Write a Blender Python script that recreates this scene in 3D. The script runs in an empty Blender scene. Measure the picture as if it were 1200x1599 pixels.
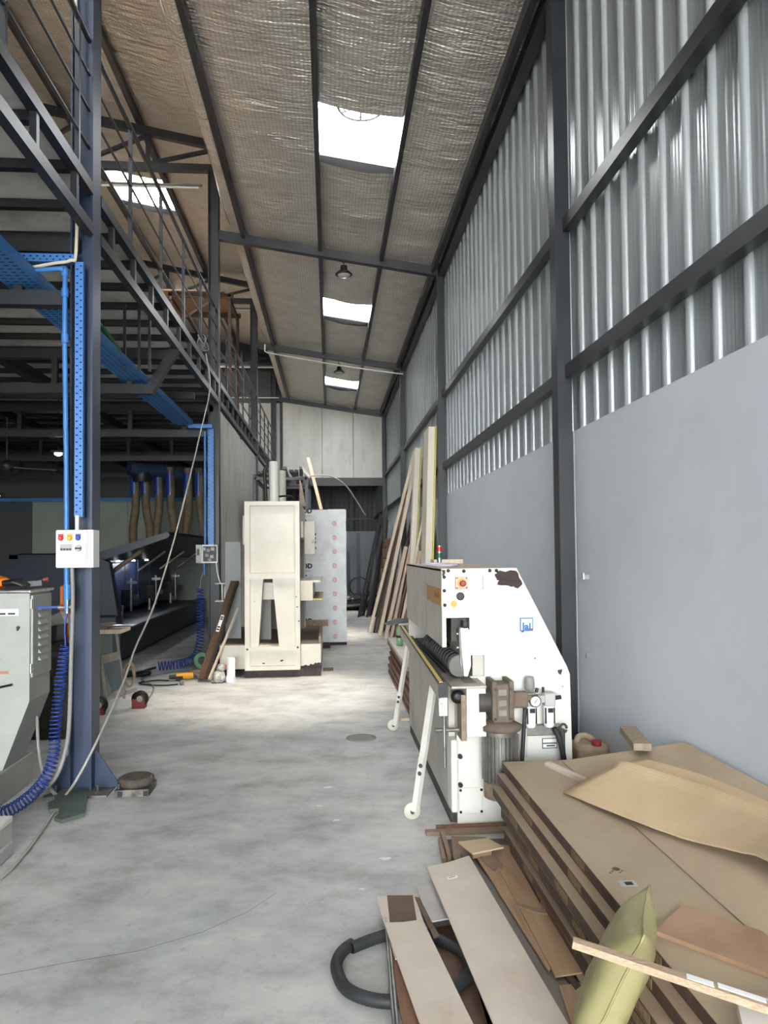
import bpy, bmesh, math, random
from mathutils import Vector, Matrix, noise
random.seed(7)
PI = math.pi
scene = bpy.context.scene
C = scene.collection

# ------------------------------------------------------------------ camera
F_PX, W_PX, H_PX = 1109.0, 1200.0, 1599.0
yaw, pitch, roll = 0.076748, 0.029920, -0.0095
fwd = Vector((math.sin(yaw)*math.cos(pitch), math.cos(yaw)*math.cos(pitch), math.sin(pitch)))
rgt = Vector((math.cos(yaw), -math.sin(yaw), 0)); upv = rgt.cross(fwd)
r2 = rgt*math.cos(roll)+upv*math.sin(roll); u2 = -rgt*math.sin(roll)+upv*math.cos(roll)
cam_d = bpy.data.cameras.new('camera'); cam = bpy.data.objects.new('camera', cam_d); C.objects.link(cam)
cam.matrix_world = Matrix(((r2.x, u2.x, -fwd.x, 0), (r2.y, u2.y, -fwd.y, 0), (r2.z, u2.z, -fwd.z, 1.6), (0, 0, 0, 1)))
cam_d.sensor_fit = 'VERTICAL'; cam_d.sensor_height = 36.0; cam_d.lens = 36.0*F_PX/H_PX
cam_d.shift_y = 28.5/H_PX; cam_d.clip_start = 0.05; cam_d.clip_end = 200
scene.camera = cam

# ------------------------------------------------------------------ daylight
world = bpy.data.worlds.new('overcast_sky'); scene.world = world; world.use_nodes = True
bg = world.node_tree.nodes['Background']; bg.inputs[0].default_value = (0.93, 0.97, 1.0, 1); bg.inputs[1].default_value = 27.0
sun_d = bpy.data.lights.new('hazy_sun', 'SUN'); sun_d.energy = 38.0; sun_d.angle = math.radians(26); sun_d.color = (1.0, 0.91, 0.76)
sun = bpy.data.objects.new('hazy_sun', sun_d); C.objects.link(sun)
sun.rotation_euler = Vector((-1.0, 0.45, -6.1)).to_track_quat('-Z', 'Y').to_euler()
def portal(name, loc, rot, sx, sy):
    d = bpy.data.lights.new(name, 'AREA'); d.shape = 'RECTANGLE'; d.size = sx; d.size_y = sy
    d.cycles.is_portal = True
    o = bpy.data.objects.new(name, d); C.objects.link(o); o.location = loc; o.rotation_euler = rot
vs = scene.view_settings
vs.view_transform = 'Standard'; vs.look = 'None'; vs.gamma = 1.0; vs.use_curve_mapping = False; vs.exposure = 0.12

# ------------------------------------------------------------------ helpers
def lin(r, g, b):
    f = lambda c: (c/255/12.92) if c/255 <= 0.04045 else ((c/255+0.055)/1.055)**2.4
    return (f(r), f(g), f(b), 1.0)

def mat(name, col, rough=0.5, metal=0.0, col2=None, sc=6.0, det=5.0, stretch=(1, 1, 1), thr=(0.35, 0.65), bump=0.0, bsc=40.0, spec=0.5, dirt=None, dsc=2.5, dthr=(0.52, 0.75)):
    m = bpy.data.materials.new(name); m.use_nodes = True
    nt = m.node_tree; N = nt.nodes; L = nt.links
    p = N['Principled BSDF']
    p.inputs['Base Color'].default_value = lin(*col); p.inputs['Roughness'].default_value = rough
    p.inputs['Metallic'].default_value = metal; p.inputs['Specular IOR Level'].default_value = spec
    if not (col2 or dirt or bump): return m
    tc = N.new('ShaderNodeTexCoord'); mp = N.new('ShaderNodeMapping'); mp.inputs['Scale'].default_value = stretch
    L.new(tc.outputs['Object'], mp.inputs['Vector'])
    out = None
    def noi(scale, d=det):
        n = N.new('ShaderNodeTexNoise'); n.inputs['Scale'].default_value = scale; n.inputs['Detail'].default_value = d
        n.inputs['Roughness'].default_value = 0.62
        L.new(mp.outputs[0], n.inputs['Vector']); return n
    def ramp(src, a, b):
        r = N.new('ShaderNodeMapRange'); r.inputs['From Min'].default_value = a; r.inputs['From Max'].default_value = b
        L.new(src, r.inputs['Value']); return r.outputs[0]
    if col2:
        mx = N.new('ShaderNodeMix'); mx.data_type = 'RGBA'
        mx.inputs[6].default_value = lin(*col); mx.inputs[7].default_value = lin(*col2)
        L.new(ramp(noi(sc).outputs['Fac'], *thr), mx.inputs[0]); out = mx.outputs[2]
    if dirt:
        mx = N.new('ShaderNodeMix'); mx.data_type = 'RGBA'
        if out: L.new(out, mx.inputs[6])
        else: mx.inputs[6].default_value = lin(*col)
        mx.inputs[7].default_value = lin(*dirt)
        L.new(ramp(noi(dsc, 9).outputs['Fac'], *dthr), mx.inputs[0]); out = mx.outputs[2]
    if out: L.new(out, p.inputs['Base Color'])
    if bump:
        bn = N.new('ShaderNodeBump'); bn.inputs['Strength'].default_value = bump; bn.inputs['Distance'].default_value = 0.01
        L.new(noi(bsc).outputs['Fac'], bn.inputs['Height']); L.new(bn.outputs[0], p.inputs['Normal'])
    return m

class MB:
    """collects shapes in world (or thing-local) coordinates and links them as one mesh object"""
    def __init__(s): s.v = []; s.f = []; s.sm = []
    def add(s, verts, faces, smooth=False):
        o = len(s.v); s.v += [tuple(q) for q in verts]; s.f += [tuple(i+o for i in f) for f in faces]; s.sm += [smooth]*len(faces); return s
    def hexa(s, P):      # 8 points: bottom ring then top ring
        return s.add(P, [(3, 2, 1, 0), (4, 5, 6, 7), (0, 1, 5, 4), (1, 2, 6, 5), (2, 3, 7, 6), (3, 0, 4, 7)])
    def box(s, x0, x1, y0, y1, z0, z1, bv=0.0):
        x0, x1 = min(x0, x1), max(x0, x1); y0, y1 = min(y0, y1), max(y0, y1); z0, z1 = min(z0, z1), max(z0, z1)
        if bv <= 0:
            return s.hexa([(x0, y0, z0), (x1, y0, z0), (x1, y1, z0), (x0, y1, z0), (x0, y0, z1), (x1, y0, z1), (x1, y1, z1), (x0, y1, z1)])
        bm = bmesh.new(); bmesh.ops.create_cube(bm, size=1.0, matrix=Matrix.Translation(((x0+x1)/2, (y0+y1)/2, (z0+z1)/2)) @ Matrix.Diagonal((x1-x0, y1-y0, z1-z0, 1)))
        bmesh.ops.bevel(bm, geom=bm.edges[:], offset=min(bv, .45*min(x1-x0, y1-y0, z1-z0)), segments=2, affect='EDGES', profile=0.5)
        return s.frombm(bm)
    def frombm(s, bm, smooth=False):
        bm.verts.index_update()
        s.add([v.co for v in bm.verts], [[v.index for v in f.verts] for f in bm.faces], smooth); bm.free(); return s
    def bar(s, a, b, w, h, up=(0, 0, 1)):
        """square bar from a to b, width w sideways, height h along up"""
        a = Vector(a); b = Vector(b); d = (b-a).normalized(); u = Vector(up)
        if abs(d.dot(u)) > 0.98: u = Vector((0, 1, 0))
        sd = d.cross(u).normalized(); u = sd.cross(d).normalized()
        sd *= w/2; u *= h/2
        return s.hexa([a-sd-u, a+sd-u, b+sd-u, b-sd-u, a-sd+u, a+sd+u, b+sd+u, b-sd+u])
    def cyl(s, a, b, r, n=14, r1=None, smooth=True):
        a = Vector(a); b = Vector(b); d = (b-a).normalized(); r1 = r if r1 is None else r1
        e = d.orthogonal().normalized(); g = d.cross(e)
        ra = [a+(e*math.cos(t)+g*math.sin(t))*r for t in [2*PI*i/n for i in range(n)]]
        rb = [b+(e*math.cos(t)+g*math.sin(t))*r1 for t in [2*PI*i/n for i in range(n)]]
        s.add(ra+rb, [(i, (i+1) % n, n+(i+1) % n, n+i) for i in range(n)], smooth)
        if r > 1e-5: s.add(ra, [tuple(range(n))[::-1]])
        if r1 > 1e-5: s.add(rb, [tuple(range(n))])
        return s
    def tube(s, pts, r, n=8, closed=False, caps=True):
        pts = [Vector(p) for p in pts]; m = len(pts); rings = []
        t0 = (pts[1]-pts[0]).normalized(); e = t0.orthogonal().normalized()
        for i, p in enumerate(pts):
            if closed: t = (pts[(i+1) % m]-pts[i-1]).normalized()
            else: t = (pts[min(i+1, m-1)]-pts[max(i-1, 0)]).normalized()
            e = (e-t*e.dot(t)); e = e.normalized() if e.length > 1e-6 else t.orthogonal().normalized()
            g = t.cross(e); rr = r[i] if isinstance(r, (list, tuple)) else r
            rings += [p+(e*math.cos(2*PI*k/n)+g*math.sin(2*PI*k/n))*rr for k in range(n)]
        fs = []
        for i in range(m if closed else m-1):
            j = (i+1) % m
            fs += [(i*n+k, i*n+(k+1) % n, j*n+(k+1) % n, j*n+k) for k in range(n)]
        s.add(rings, fs, True)
        if caps and not closed:
            s.add(rings[:n], [tuple(range(n))[::-1]]); s.add(rings[-n:], [tuple(range(n))])
        return s
    def prism(s, poly, ext):
        """planar polygon of 3-D points extruded by ext"""
        P = [Vector(p) for p in poly]; e = Vector(ext); n = len(P)
        nrm = Vector((0, 0, 0))
        for i in range(n): nrm += P[i].cross(P[(i+1) % n])
        if nrm.dot(e) > 0: P = P[::-1]
        return s.add(P+[p+e for p in P], [tuple(range(n)), tuple(range(n, 2*n))[::-1]]+[((i+1) % n, i, n+i, n+(i+1) % n) for i in range(n)])
    def lathe(s, prof, base, n=20, axis=(0, 0, 1), smooth=True):
        """prof: list of (radius, height) turned about axis through base"""
        ax = Vector(axis).normalized(); e = ax.orthogonal().normalized(); g = ax.cross(e); b = Vector(base); V = []
        for r, h in prof:
            V += [b+ax*h+(e*math.cos(2*PI*k/n)+g*math.sin(2*PI*k/n))*max(r, 1e-4) for k in range(n)]
        fs = []
        for i in range(len(prof)-1):
            fs += [(i*n+k, i*n+(k+1) % n, (i+1)*n+(k+1) % n, (i+1)*n+k) for k in range(n)]
        s.add(V, fs, smooth)
        s.add(V[:n], [tuple(range(n))[::-1]]); s.add(V[-n:], [tuple(range(n))]); return s
    def grid(s, fn, nu, nv, thick=None, smooth=True):
        V = [Vector(fn(i/nu, j/nv)) for j in range(nv+1) for i in range(nu+1)]
        fs = [(j*(nu+1)+i, j*(nu+1)+i+1, (j+1)*(nu+1)+i+1, (j+1)*(nu+1)+i) for j in range(nv) for i in range(nu)]
        if thick:
            T = Vector(thick); n = len(V); V2 = [p-T for p in V]
            rim = [j*(nu+1) for j in range(nv+1)]
            top = fs; bot = [tuple(n+k for k in f[::-1]) for f in fs]
            edge = []
            loop = [i for i in range(nu+1)]+[j*(nu+1)+nu for j in range(1, nv+1)]+[nv*(nu+1)+i for i in range(nu-1, -1, -1)]+[j*(nu+1) for j in range(nv-1, 0, -1)]
            for a, b in zip(loop, loop[1:]+loop[:1]): edge.append((b, a, n+a, n+b))
            s.add(V+V2, top+bot+edge, smooth)
        else: s.add(V, fs, smooth)
        return s
    def build(s, name, m, parent=None, local=False, loc=None):
        me = bpy.data.meshes.new(name)
        V = s.v; org = Vector((0, 0, 0))
        if parent is not None and not local: org = Vector(parent['_o'])
        elif loc is not None and not local: org = Vector(loc)
        if org.length > 0: V = [(x-org.x, y-org.y, z-org.z) for x, y, z in V]
        me.from_pydata(V, [], s.f)
        me.polygons.foreach_set('use_smooth', s.sm); me.update()
        ms = m if isinstance(m, (list, tuple)) else [m]
        for q in ms: me.materials.append(q)
        o = bpy.data.objects.new(name, me); C.objects.link(o)
        if parent is not None:
            o.parent = parent
            if '_o' in parent: o['_o'] = parent['_o']
        elif loc is not None:
            o.location = loc; o['_o'] = tuple(loc)
        else: o['_o'] = (0.0, 0.0, 0.0)
        return o

def tag(o, label=None, cat=None, group=None, kind=None):
    if label: o['label'] = label
    if cat: o['category'] = cat
    if group: o['group'] = group
    if kind: o['kind'] = kind
    return o
def thing(name, label, cat, loc=(0, 0, 0), rotz=0.0, group=None, kind=None):
    o = bpy.data.objects.new(name, None); C.objects.link(o); o.empty_display_size = 0.1
    o.location = loc; o.rotation_euler = (0, 0, rotz); o['_o'] = tuple(loc)
    return tag(o, label, cat, group, kind)
def bx(name, parent, m, *a, **k): return MB().box(*a, **k).build(name, m, parent)
def inst(o, off, parent=None):
    """another object on the same mesh, moved by off"""
    c = o.copy(); C.objects.link(c); c.location = Vector(o.location)+Vector(off)
    if parent is not None: c.parent = parent
    return c
def letters(name, s, size, m, parent, pos, ex, ez, depth=0.002, align='CENTER', bold=0.0):
    """flat lettering: ex = reading direction, ez = up direction"""
    cu = bpy.data.curves.new('tmp', 'FONT'); cu.body = s; cu.size = size; cu.extrude = depth; cu.align_x = align; cu.align_y = 'CENTER'
    cu.resolution_u = 3; cu.offset = bold
    t = bpy.data.objects.new('tmp', cu); C.objects.link(t)
    bpy.context.view_layer.update()
    me = bpy.data.meshes.new_from_object(t.evaluated_get(bpy.context.evaluated_depsgraph_get()))
    bpy.data.objects.remove(t); bpy.data.curves.remove(cu)
    ex = Vector(ex).normalized(); ez = Vector(ez).normalized(); n = ex.cross(ez)
    org = Vector(parent['_o']); p = Vector(pos)-org
    for v in me.vertices: v.co = p+ex*v.co.x+ez*v.co.y+n*v.co.z
    me.materials.clear(); me.materials.append(m); me.name = name
    o = bpy.data.objects.new(name, me); C.objects.link(o); o.parent = parent
    return o
def spline(P, n=8):
    """Catmull-Rom through P"""
    P = [Vector(p) for p in P]; Q = [P[0]*2-P[1]]+P+[P[-1]*2-P[-2]]; out = []
    for i in range(1, len(Q)-2):
        a, b, c, d = Q[i-1:i+3]
        for k in range(n):
            t = k/n
            out.append(0.5*((2*b)+(c-a)*t+(2*a-5*b+4*c-d)*t*t+(3*b-a-3*c+d)*t**3))
    return out+[P[-1]]
def coil(P, r, turns, n=10):
    """helix of radius r along a path"""
    P = [Vector(p) for p in P]; L = [0]
    for a, b in zip(P, P[1:]): L.append(L[-1]+(b-a).length)
    out = []; N_ = int(turns*n)
    e = (P[1]-P[0]).orthogonal().normalized()
    for i in range(N_+1):
        sL = L[-1]*i/N_; k = max(j for j in range(len(P)-1) if L[j] <= sL+1e-9); f = (sL-L[k])/max(L[k+1]-L[k], 1e-9)
        p = P[k].lerp(P[k+1], min(f, 1)); t = (P[k+1]-P[k]).normalized()
        e = (e-t*e.dot(t)).normalized(); g = t.cross(e); rr = r[0]+(r[1]-r[0])*i/N_ if isinstance(r, tuple) else r
        a = 2*PI*i/n
        out.append(p+(e*math.cos(a)+g*math.sin(a))*rr)
    return out

# ------------------------------------------------------------------ materials
STEEL = mat('navy_grey_painted_steel', (30, 33, 39), 0.40, col2=(38, 41, 47), sc=5, spec=0.5, dirt=(64, 66, 68), dsc=3, dthr=(0.62, 0.85))
STEELB = mat('dark_blue_painted_steel', (38, 52, 76), 0.42, col2=(46, 60, 84), sc=4, dirt=(90, 92, 95), dsc=4, dthr=(0.64, 0.9))
BLACKST = mat('black_painted_steel', (26, 27, 31), 0.5)
RAILM = mat('dark_railing_paint', (34, 37, 43), 0.35)
WHITEP = mat('cream_white_machine_paint', (216, 216, 209), 0.42, col2=(206, 205, 196), sc=3, dirt=(170, 160, 138), dsc=2.2, dthr=(0.6, 0.9))
WHITEP2 = mat('dusty_white_machine_paint', (192, 188, 178), 0.6, col2=(178, 173, 162), sc=4, dirt=(140, 130, 115), dsc=2.5, dthr=(0.55, 0.85))
CREAM = mat('cream_press_paint', (205, 201, 187), 0.5, col2=(194, 189, 174), sc=2.5, dirt=(120, 108, 88), dsc=5, dthr=(0.66, 0.8))
GREYG = mat('grey_green_cabinet_paint', (160, 163, 155), 0.5, col2=(150, 153, 146), sc=3, dirt=(110, 106, 96), dsc=6, dthr=(0.66, 0.85))
RUST = mat('bare_dark_primer', (62, 48, 44), 0.8, col2=(48, 38, 36), sc=20)
DUSTBR = mat('dusty_brown_iron', (112, 98, 84), 0.8, col2=(88, 76, 66), sc=8)
IRON = mat('dark_greasy_iron', (44, 42, 40), 0.6, col2=(70, 66, 60), sc=9)
BLACK = mat('black_plastic', (18, 18, 19), 0.45)
RUBBER = mat('black_rubber', (30, 32, 34), 0.6, col2=(46, 48, 50), sc=8)
CHROME = mat('worn_bright_metal', (190, 190, 188), 0.28, 0.9, col2=(150, 150, 146), sc=10)
ALU = mat('dusty_cast_aluminium', (136, 134, 128), 0.5, 0.55, col2=(108, 105, 98), sc=9)
BLUE = mat('bright_blue_paint', (64, 124, 190), 0.4, col2=(54, 110, 174), sc=4)
BLUED = mat('blue_hose_plastic', (28, 58, 140), 0.35)
NAVY = mat('navy_machine_paint', (30, 36, 48), 0.35, col2=(25, 31, 42), sc=2)
NAVYL = mat('navy_inner_panel', (46, 58, 96), 0.4)
WHITEPL = mat('white_plastic', (232, 232, 230), 0.4)
GREYPL = mat('grey_flex_conduit', (132, 130, 126), 0.5)
RED = mat('red_plastic', (190, 34, 40), 0.35)
DKRED = mat('dull_red_paint', (120, 44, 40), 0.5)
ORANGE = mat('orange_plastic', (226, 120, 30), 0.45)
YELLOW = mat('amber_plastic', (232, 160, 30), 0.4)
GREEN = mat('green_plastic', (24, 92, 66), 0.4)
DOORSKIN = mat('dusty_tan_door_skin', (170, 152, 127), 0.75, col2=(160, 142, 119), sc=2.2, dirt=(140, 120, 96), dsc=1.6, dthr=(0.56, 0.8), bump=0.1, bsc=60)
DOOREDGE = mat('dark_brown_door_edge', (66, 50, 42), 0.65, col2=(84, 66, 55), sc=5, stretch=(1, 6, 1))
DUSTEDGE = mat('dusty_door_face_edge', (150, 130, 108), 0.8)
DOORCORE = mat('yellowish_particle_core', (140, 118, 86), 0.9, col2=(104, 86, 62), sc=60)
LAMIN = mat('pale_stone_laminate', (202, 190, 176), 0.5, col2=(190, 176, 160), sc=3.5, dirt=(168, 148, 124), dsc=4, dthr=(0.6, 0.85))
LAMIN2 = mat('grey_stone_laminate', (176, 172, 168), 0.45, col2=(158, 154, 150), sc=5)
OAK = mat('tan_oak_laminate', (170, 141, 110), 0.5, col2=(154, 126, 97), sc=4, stretch=(7, 1, 7), dirt=(136, 104, 76), dsc=3)
OAKD = mat('dusty_brown_laminate', (142, 120, 98), 0.65, col2=(124, 103, 84), sc=5, stretch=(5, 1, 5))
BROWNB = mat('dark_brown_board', (98, 76, 60), 0.6, col2=(84, 64, 50), sc=10)
REDBR = mat('reddish_brown_board', (128, 90, 66), 0.6, col2=(112, 78, 57), sc=6, stretch=(6, 1, 6))
WALNUT = mat('walnut_board_edge', (120, 84, 62), 0.6, col2=(92, 62, 46), sc=12, stretch=(1, .3, 6))
PINE = mat('pale_pine_timber', (216, 202, 180), 0.6, col2=(200, 184, 160), sc=8, stretch=(4, 4, 0.6))
PINKW = mat('pinkish_timber', (206, 182, 162), 0.6, col2=(186, 160, 140), sc=8, stretch=(4, 4, 0.6))
GREYW = mat('weathered_timber', (150, 134, 114), 0.75, col2=(124, 110, 92), sc=10, stretch=(2, 8, 2))
DARKW = mat('dark_timber', (64, 50, 44), 0.7, col2=(44, 36, 32), sc=10, stretch=(3, 3, 0.5))
STICKW = mat('raw_plywood_edge', (180, 158, 132), 0.7, col2=(150, 126, 102), sc=14, stretch=(1, 12, 12))
CARTON = mat('brown_carton', (122, 88, 62), 0.8, col2=(104, 74, 52), sc=6)
CONCGRY = mat('cement_grey_board', (170, 170, 166), 0.7)
OLIVE = mat('olive_green_satin', (152, 146, 104), 0.5, col2=(142, 136, 94), sc=3, dirt=(128, 116, 84), dsc=5, dthr=(0.58, 0.8), bump=0.1, bsc=25)

# ------------------------------------------------------------------ special surfaces
def nodes(m): return m.node_tree.nodes, m.node_tree.links, m.node_tree.nodes['Principled BSDF']
def tex(N, L, kind, vec, **inp):
    n = N.new(kind)
    for k, v in inp.items(): n.inputs[k].default_value = v
    L.new(vec, n.inputs['Vector']); return n
def rng(N, L, src, a, b, c=0.0, d=1.0):
    r = N.new('ShaderNodeMapRange'); r.inputs['From Min'].default_value = a; r.inputs['From Max'].default_value = b
    r.inputs['To Min'].default_value = c; r.inputs['To Max'].default_value = d; L.new(src, r.inputs['Value']); return r.outputs[0]
def mixc(N, L, fac, a, b):
    x = N.new('ShaderNodeMix'); x.data_type = 'RGBA'
    for s, q in ((6, a), (7, b)):
        if isinstance(q, tuple): x.inputs[s].default_value = q
        else: L.new(q, x.inputs[s])
    if isinstance(fac, float): x.inputs[0].default_value = fac
    else: L.new(fac, x.inputs[0])
    return x.outputs[2]

FLOORM = bpy.data.materials.new('worn_power_floated_concrete'); FLOORM.use_nodes = True
N, L, p = nodes(FLOORM)
tc = N.new('ShaderNodeTexCoord'); V = tc.outputs['Object']
st = N.new('ShaderNodeMapping'); st.inputs['Scale'].default_value = (0.9, 1.25, 1); st.inputs['Rotation'].default_value = (0, 0, 0.25); L.new(V, st.inputs['Vector'])
big = tex(N, L, 'ShaderNodeTexNoise', V, Scale=0.7, Detail=6.0, Roughness=0.6)
mid = tex(N, L, 'ShaderNodeTexNoise', st.outputs[0], Scale=2.6, Detail=10.0, Roughness=0.7)
fin = tex(N, L, 'ShaderNodeTexNoise', V, Scale=14.0, Detail=9.0, Roughness=0.75)
c = mixc(N, L, rng(N, L, big.outputs['Fac'], 0.35, 0.65), lin(178, 181, 183), lin(198, 197, 193))
c = mixc(N, L, rng(N, L, mid.outputs['Fac'], 0.48, 0.68), c, lin(152, 150, 146))
c = mixc(N, L, rng(N, L, mid.outputs['Fac'], 0.47, 0.30), c, lin(208, 206, 200))
c = mixc(N, L, rng(N, L, fin.outputs['Fac'], 0.57, 0.72, 0, 0.75), c, lin(138, 134, 128))
v1 = tex(N, L, 'ShaderNodeTexNoise', st.outputs[0], Scale=5.5, Detail=12.0, Roughness=0.8)
c = mixc(N, L, rng(N, L, v1.outputs['Fac'], 0.66, 0.70, 0, 0.7), c, lin(120, 112, 100))
c = mixc(N, L, rng(N, L, v1.outputs['Fac'], 0.33, 0.30, 0, 0.6), c, lin(224, 224, 220))
L.new(c, p.inputs['Base Color']); L.new(rng(N, L, mid.outputs['Fac'], 0.3, 0.7, 0.42, 0.62), p.inputs['Roughness'])
b = N.new('ShaderNodeBump'); b.inputs['Strength'].default_value = 0.12; b.inputs['Distance'].default_value = 0.01
L.new(fin.outputs['Fac'], b.inputs['Height']); L.new(b.outputs[0], p.inputs['Normal'])

FOIL = bpy.data.materials.new('bubble_foil_insulation'); FOIL.use_nodes = True
N, L, p = nodes(FOIL)
tc = N.new('ShaderNodeTexCoord'); V = tc.outputs['Object']
p.inputs['Metallic'].default_value = 0.8; p.inputs['Roughness'].default_value = 0.31
w1 = tex(N, L, 'ShaderNodeTexNoise', V, Scale=3.2, Detail=8.0, Roughness=0.65)
mpf = N.new('ShaderNodeMapping'); mpf.inputs['Scale'].default_value = (1.2, 6.0, 1); L.new(V, mpf.inputs['Vector'])
w2 = tex(N, L, 'ShaderNodeTexNoise', mpf.outputs[0], Scale=2.2, Detail=6.0, Roughness=0.6)
wx = N.new('ShaderNodeTexWave'); wx.bands_direction = 'X'; wy = N.new('ShaderNodeTexWave'); wy.bands_direction = 'Y'
for q_ in (wx, wy):
    q_.inputs['Scale'].default_value = 7.5; q_.inputs['Distortion'].default_value = 2.5; q_.inputs['Detail Scale'].default_value = 0.6; L.new(V, q_.inputs['Vector'])
vb = N.new('ShaderNodeMath'); vb.operation = 'MULTIPLY'; L.new(wx.outputs['Fac'], vb.inputs[0]); L.new(wy.outputs['Fac'], vb.inputs[1])
c = mixc(N, L, rng(N, L, w1.outputs['Fac'], 0.35, 0.65), lin(214, 208, 200), lin(232, 228, 222))
c = mixc(N, L, rng(N, L, vb.outputs[0], 0.5, 0.0, 0, 0.35), c, lin(150, 145, 138))
L.new(c, p.inputs['Base Color'])
b1 = N.new('ShaderNodeBump'); b1.inputs['Strength'].default_value = 0.35; b1.inputs['Distance'].default_value = 0.012; L.new(vb.outputs[0], b1.inputs['Height'])
b2 = N.new('ShaderNodeBump'); b2.inputs['Strength'].default_value = 0.7; b2.inputs['Distance'].default_value = 0.13; L.new(w2.outputs['Fac'], b2.inputs['Height']); L.new(b1.outputs[0], b2.inputs['Normal'])
L.new(b2.outputs[0], p.inputs['Normal'])

CLAD = bpy.data.materials.new('silver_grey_metal_cladding'); CLAD.use_nodes = True
N, L, p = nodes(CLAD)
tc = N.new('ShaderNodeTexCoord'); V = tc.outputs['Object']
p.inputs['Metallic'].default_value = 0.22; p.inputs['Roughness'].default_value = 0.29
mpc = N.new('ShaderNodeMapping'); mpc.inputs['Scale'].default_value = (1, 1, 0.02); L.new(V, mpc.inputs['Vector'])
n1 = tex(N, L, 'ShaderNodeTexNoise', mpc.outputs[0], Scale=45.0, Detail=3.0)
c = mixc(N, L, rng(N, L, n1.outputs['Fac'], 0.3, 0.7), lin(150, 156, 158), lin(163, 169, 171))
L.new(c, p.inputs['Base Color'])
wv = N.new('ShaderNodeTexWave'); wv.wave_type = 'BANDS'; wv.bands_direction = 'Y'; wv.inputs['Scale'].default_value = 9.0; L.new(V, wv.inputs['Vector'])
bb = N.new('ShaderNodeBump'); bb.inputs['Strength'].default_value = 0.25; bb.inputs['Distance'].default_value = 0.004; L.new(wv.outputs['Fac'], bb.inputs['Height']); L.new(bb.outputs[0], p.inputs['Normal'])
CLADD = mat('dark_grey_cladding', (84, 86, 88), 0.5, 0.2)
PANELW = mat('blue_grey_painted_board', (204, 210, 217), 0.55, col2=(196, 202, 209), sc=1.6, dirt=(182, 188, 196), dsc=1.3, dthr=(0.58, 0.85))
SANDW = mat('white_sandwich_panel', (204, 204, 198), 0.4, col2=(188, 188, 180), sc=3, stretch=(1, 1, 0.3), dirt=(160, 158, 146), dsc=4, dthr=(0.56, 0.8), bump=0.25, bsc=9)
LEFTW = mat('dirty_white_wall_panel', (196, 196, 192), 0.5, col2=(180, 180, 175), sc=3, stretch=(1, 3, 0.4), dirt=(150, 148, 142), dsc=3)
GREENW = mat('grey_green_partition', (142, 148, 138), 0.6, col2=(136, 142, 132), sc=2)
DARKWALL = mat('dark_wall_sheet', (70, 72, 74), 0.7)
DECKM = mat('grey_cement_deck_board', (214, 209, 200), 0.75, col2=(200, 196, 188), sc=2, dirt=(176, 170, 160), dsc=4)
DECKEDGE = mat('pale_deck_board_edge', (200, 198, 192), 0.8, col2=(170, 168, 160), sc=20)
SKYP = bpy.data.materials.new('translucent_roof_sheet'); SKYP.use_nodes = True
N, L, p = nodes(SKYP); N.remove(p)
tr = N.new('ShaderNodeBsdfTransparent'); tr.inputs[0].default_value = (0.97, 0.97, 0.97, 1)
tl = N.new('ShaderNodeBsdfTranslucent'); tl.inputs[0].default_value = (0.9, 0.9, 0.9, 1)
ms = N.new('ShaderNodeMixShader'); ms.inputs[0].default_value = 0.25
L.new(tr.outputs[0], ms.inputs[1]); L.new(tl.outputs[0], ms.inputs[2]); L.new(ms.outputs[0], N['Material Output'].inputs['Surface'])

# ------------------------------------------------------------------ floor
COLY = (-0.6, 4.95, 10.5, 16.1, 21.75)
XW = 1.755
tag(MB().box(-9.2, 1.95, -9.0, 27.2, -0.12, 0).build('floor', FLOORM), 'worn pale grey concrete workshop floor', None, kind='structure')
fl = bpy.data.objects['floor']
CRACK = mat('dark_floor_crack', (112, 112, 112), 0.9)
cr = []
for x, y in ((-1.3, 2.85), (-1.05, 2.92), (-0.78, 2.98), (-0.55, 3.1), (-0.38, 3.25), (-0.26, 3.42)): cr.append((x, y))
mb = MB()
for (x0, y0), (x1, y1) in zip(cr, cr[1:]):
    mb.add([(x0, y0-.002, .0006), (x1, y1-.002, .0006), (x1, y1+.002, .0006), (x0, y0+.002, .0006)], [(0, 1, 2, 3)])
mb.build('floor_crack', CRACK, fl)
mb = MB(); mb.lathe([(0.13, 0.0), (0.13, 0.004), (0.09, 0.006)], (0.26, 6.15, 0), 24); mb.build('drain_cover', mat('grey_floor_cover', (128, 126, 120), 0.6), fl)
tag(MB().box(-14, 14, -40, -9.0, -0.14, -0.02).build('ground_yard', mat('pale_concrete_yard', (190, 188, 182), 0.9)), 'pale concrete yard outside the open gate', None, kind='structure')

# ------------------------------------------------------------------ right wall
wr = thing('wall_right', 'ribbed silver metal wall above blue-grey painted boards', None, (XW, 0, 0), kind='structure')
def sheet(w=1.0, n=4, z0=2.2, z1=6.05, rib=0.030):
    m = MB(); pw = w/n; hw = .026
    for i in range(n):
        y = i*pw; c_ = y+pw*.5
        arc = [(c_-hw*math.cos(PI*k/8), rib*math.sin(PI*k/8)) for k in range(9)]
        m.add([(.05, y, z0), (.05, c_-hw, z0), (.05, c_-hw, z1), (.05, y, z1)], [(0, 3, 2, 1)])
        m.add([(.05, c_+hw, z0), (.05, y+pw, z0), (.05, y+pw, z1), (.05, c_+hw, z1)], [(0, 3, 2, 1)])
        m.add([(.05-x, yy, z0) for yy, x in arc]+[(.05-x, yy, z1) for yy, x in arc], [(q, 9+q, 10+q, q+1) for q in range(8)], True)
    return m
s0 = sheet().build('cladding_sheet', CLAD, wr, local=True); s0.location = (0, -9, 0)
for i in range(1, 36): inst(s0, (0.001*(i % 2), i*1.0, 0), wr)
cols = list(COLY)+[27.0]
bd = None
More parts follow.
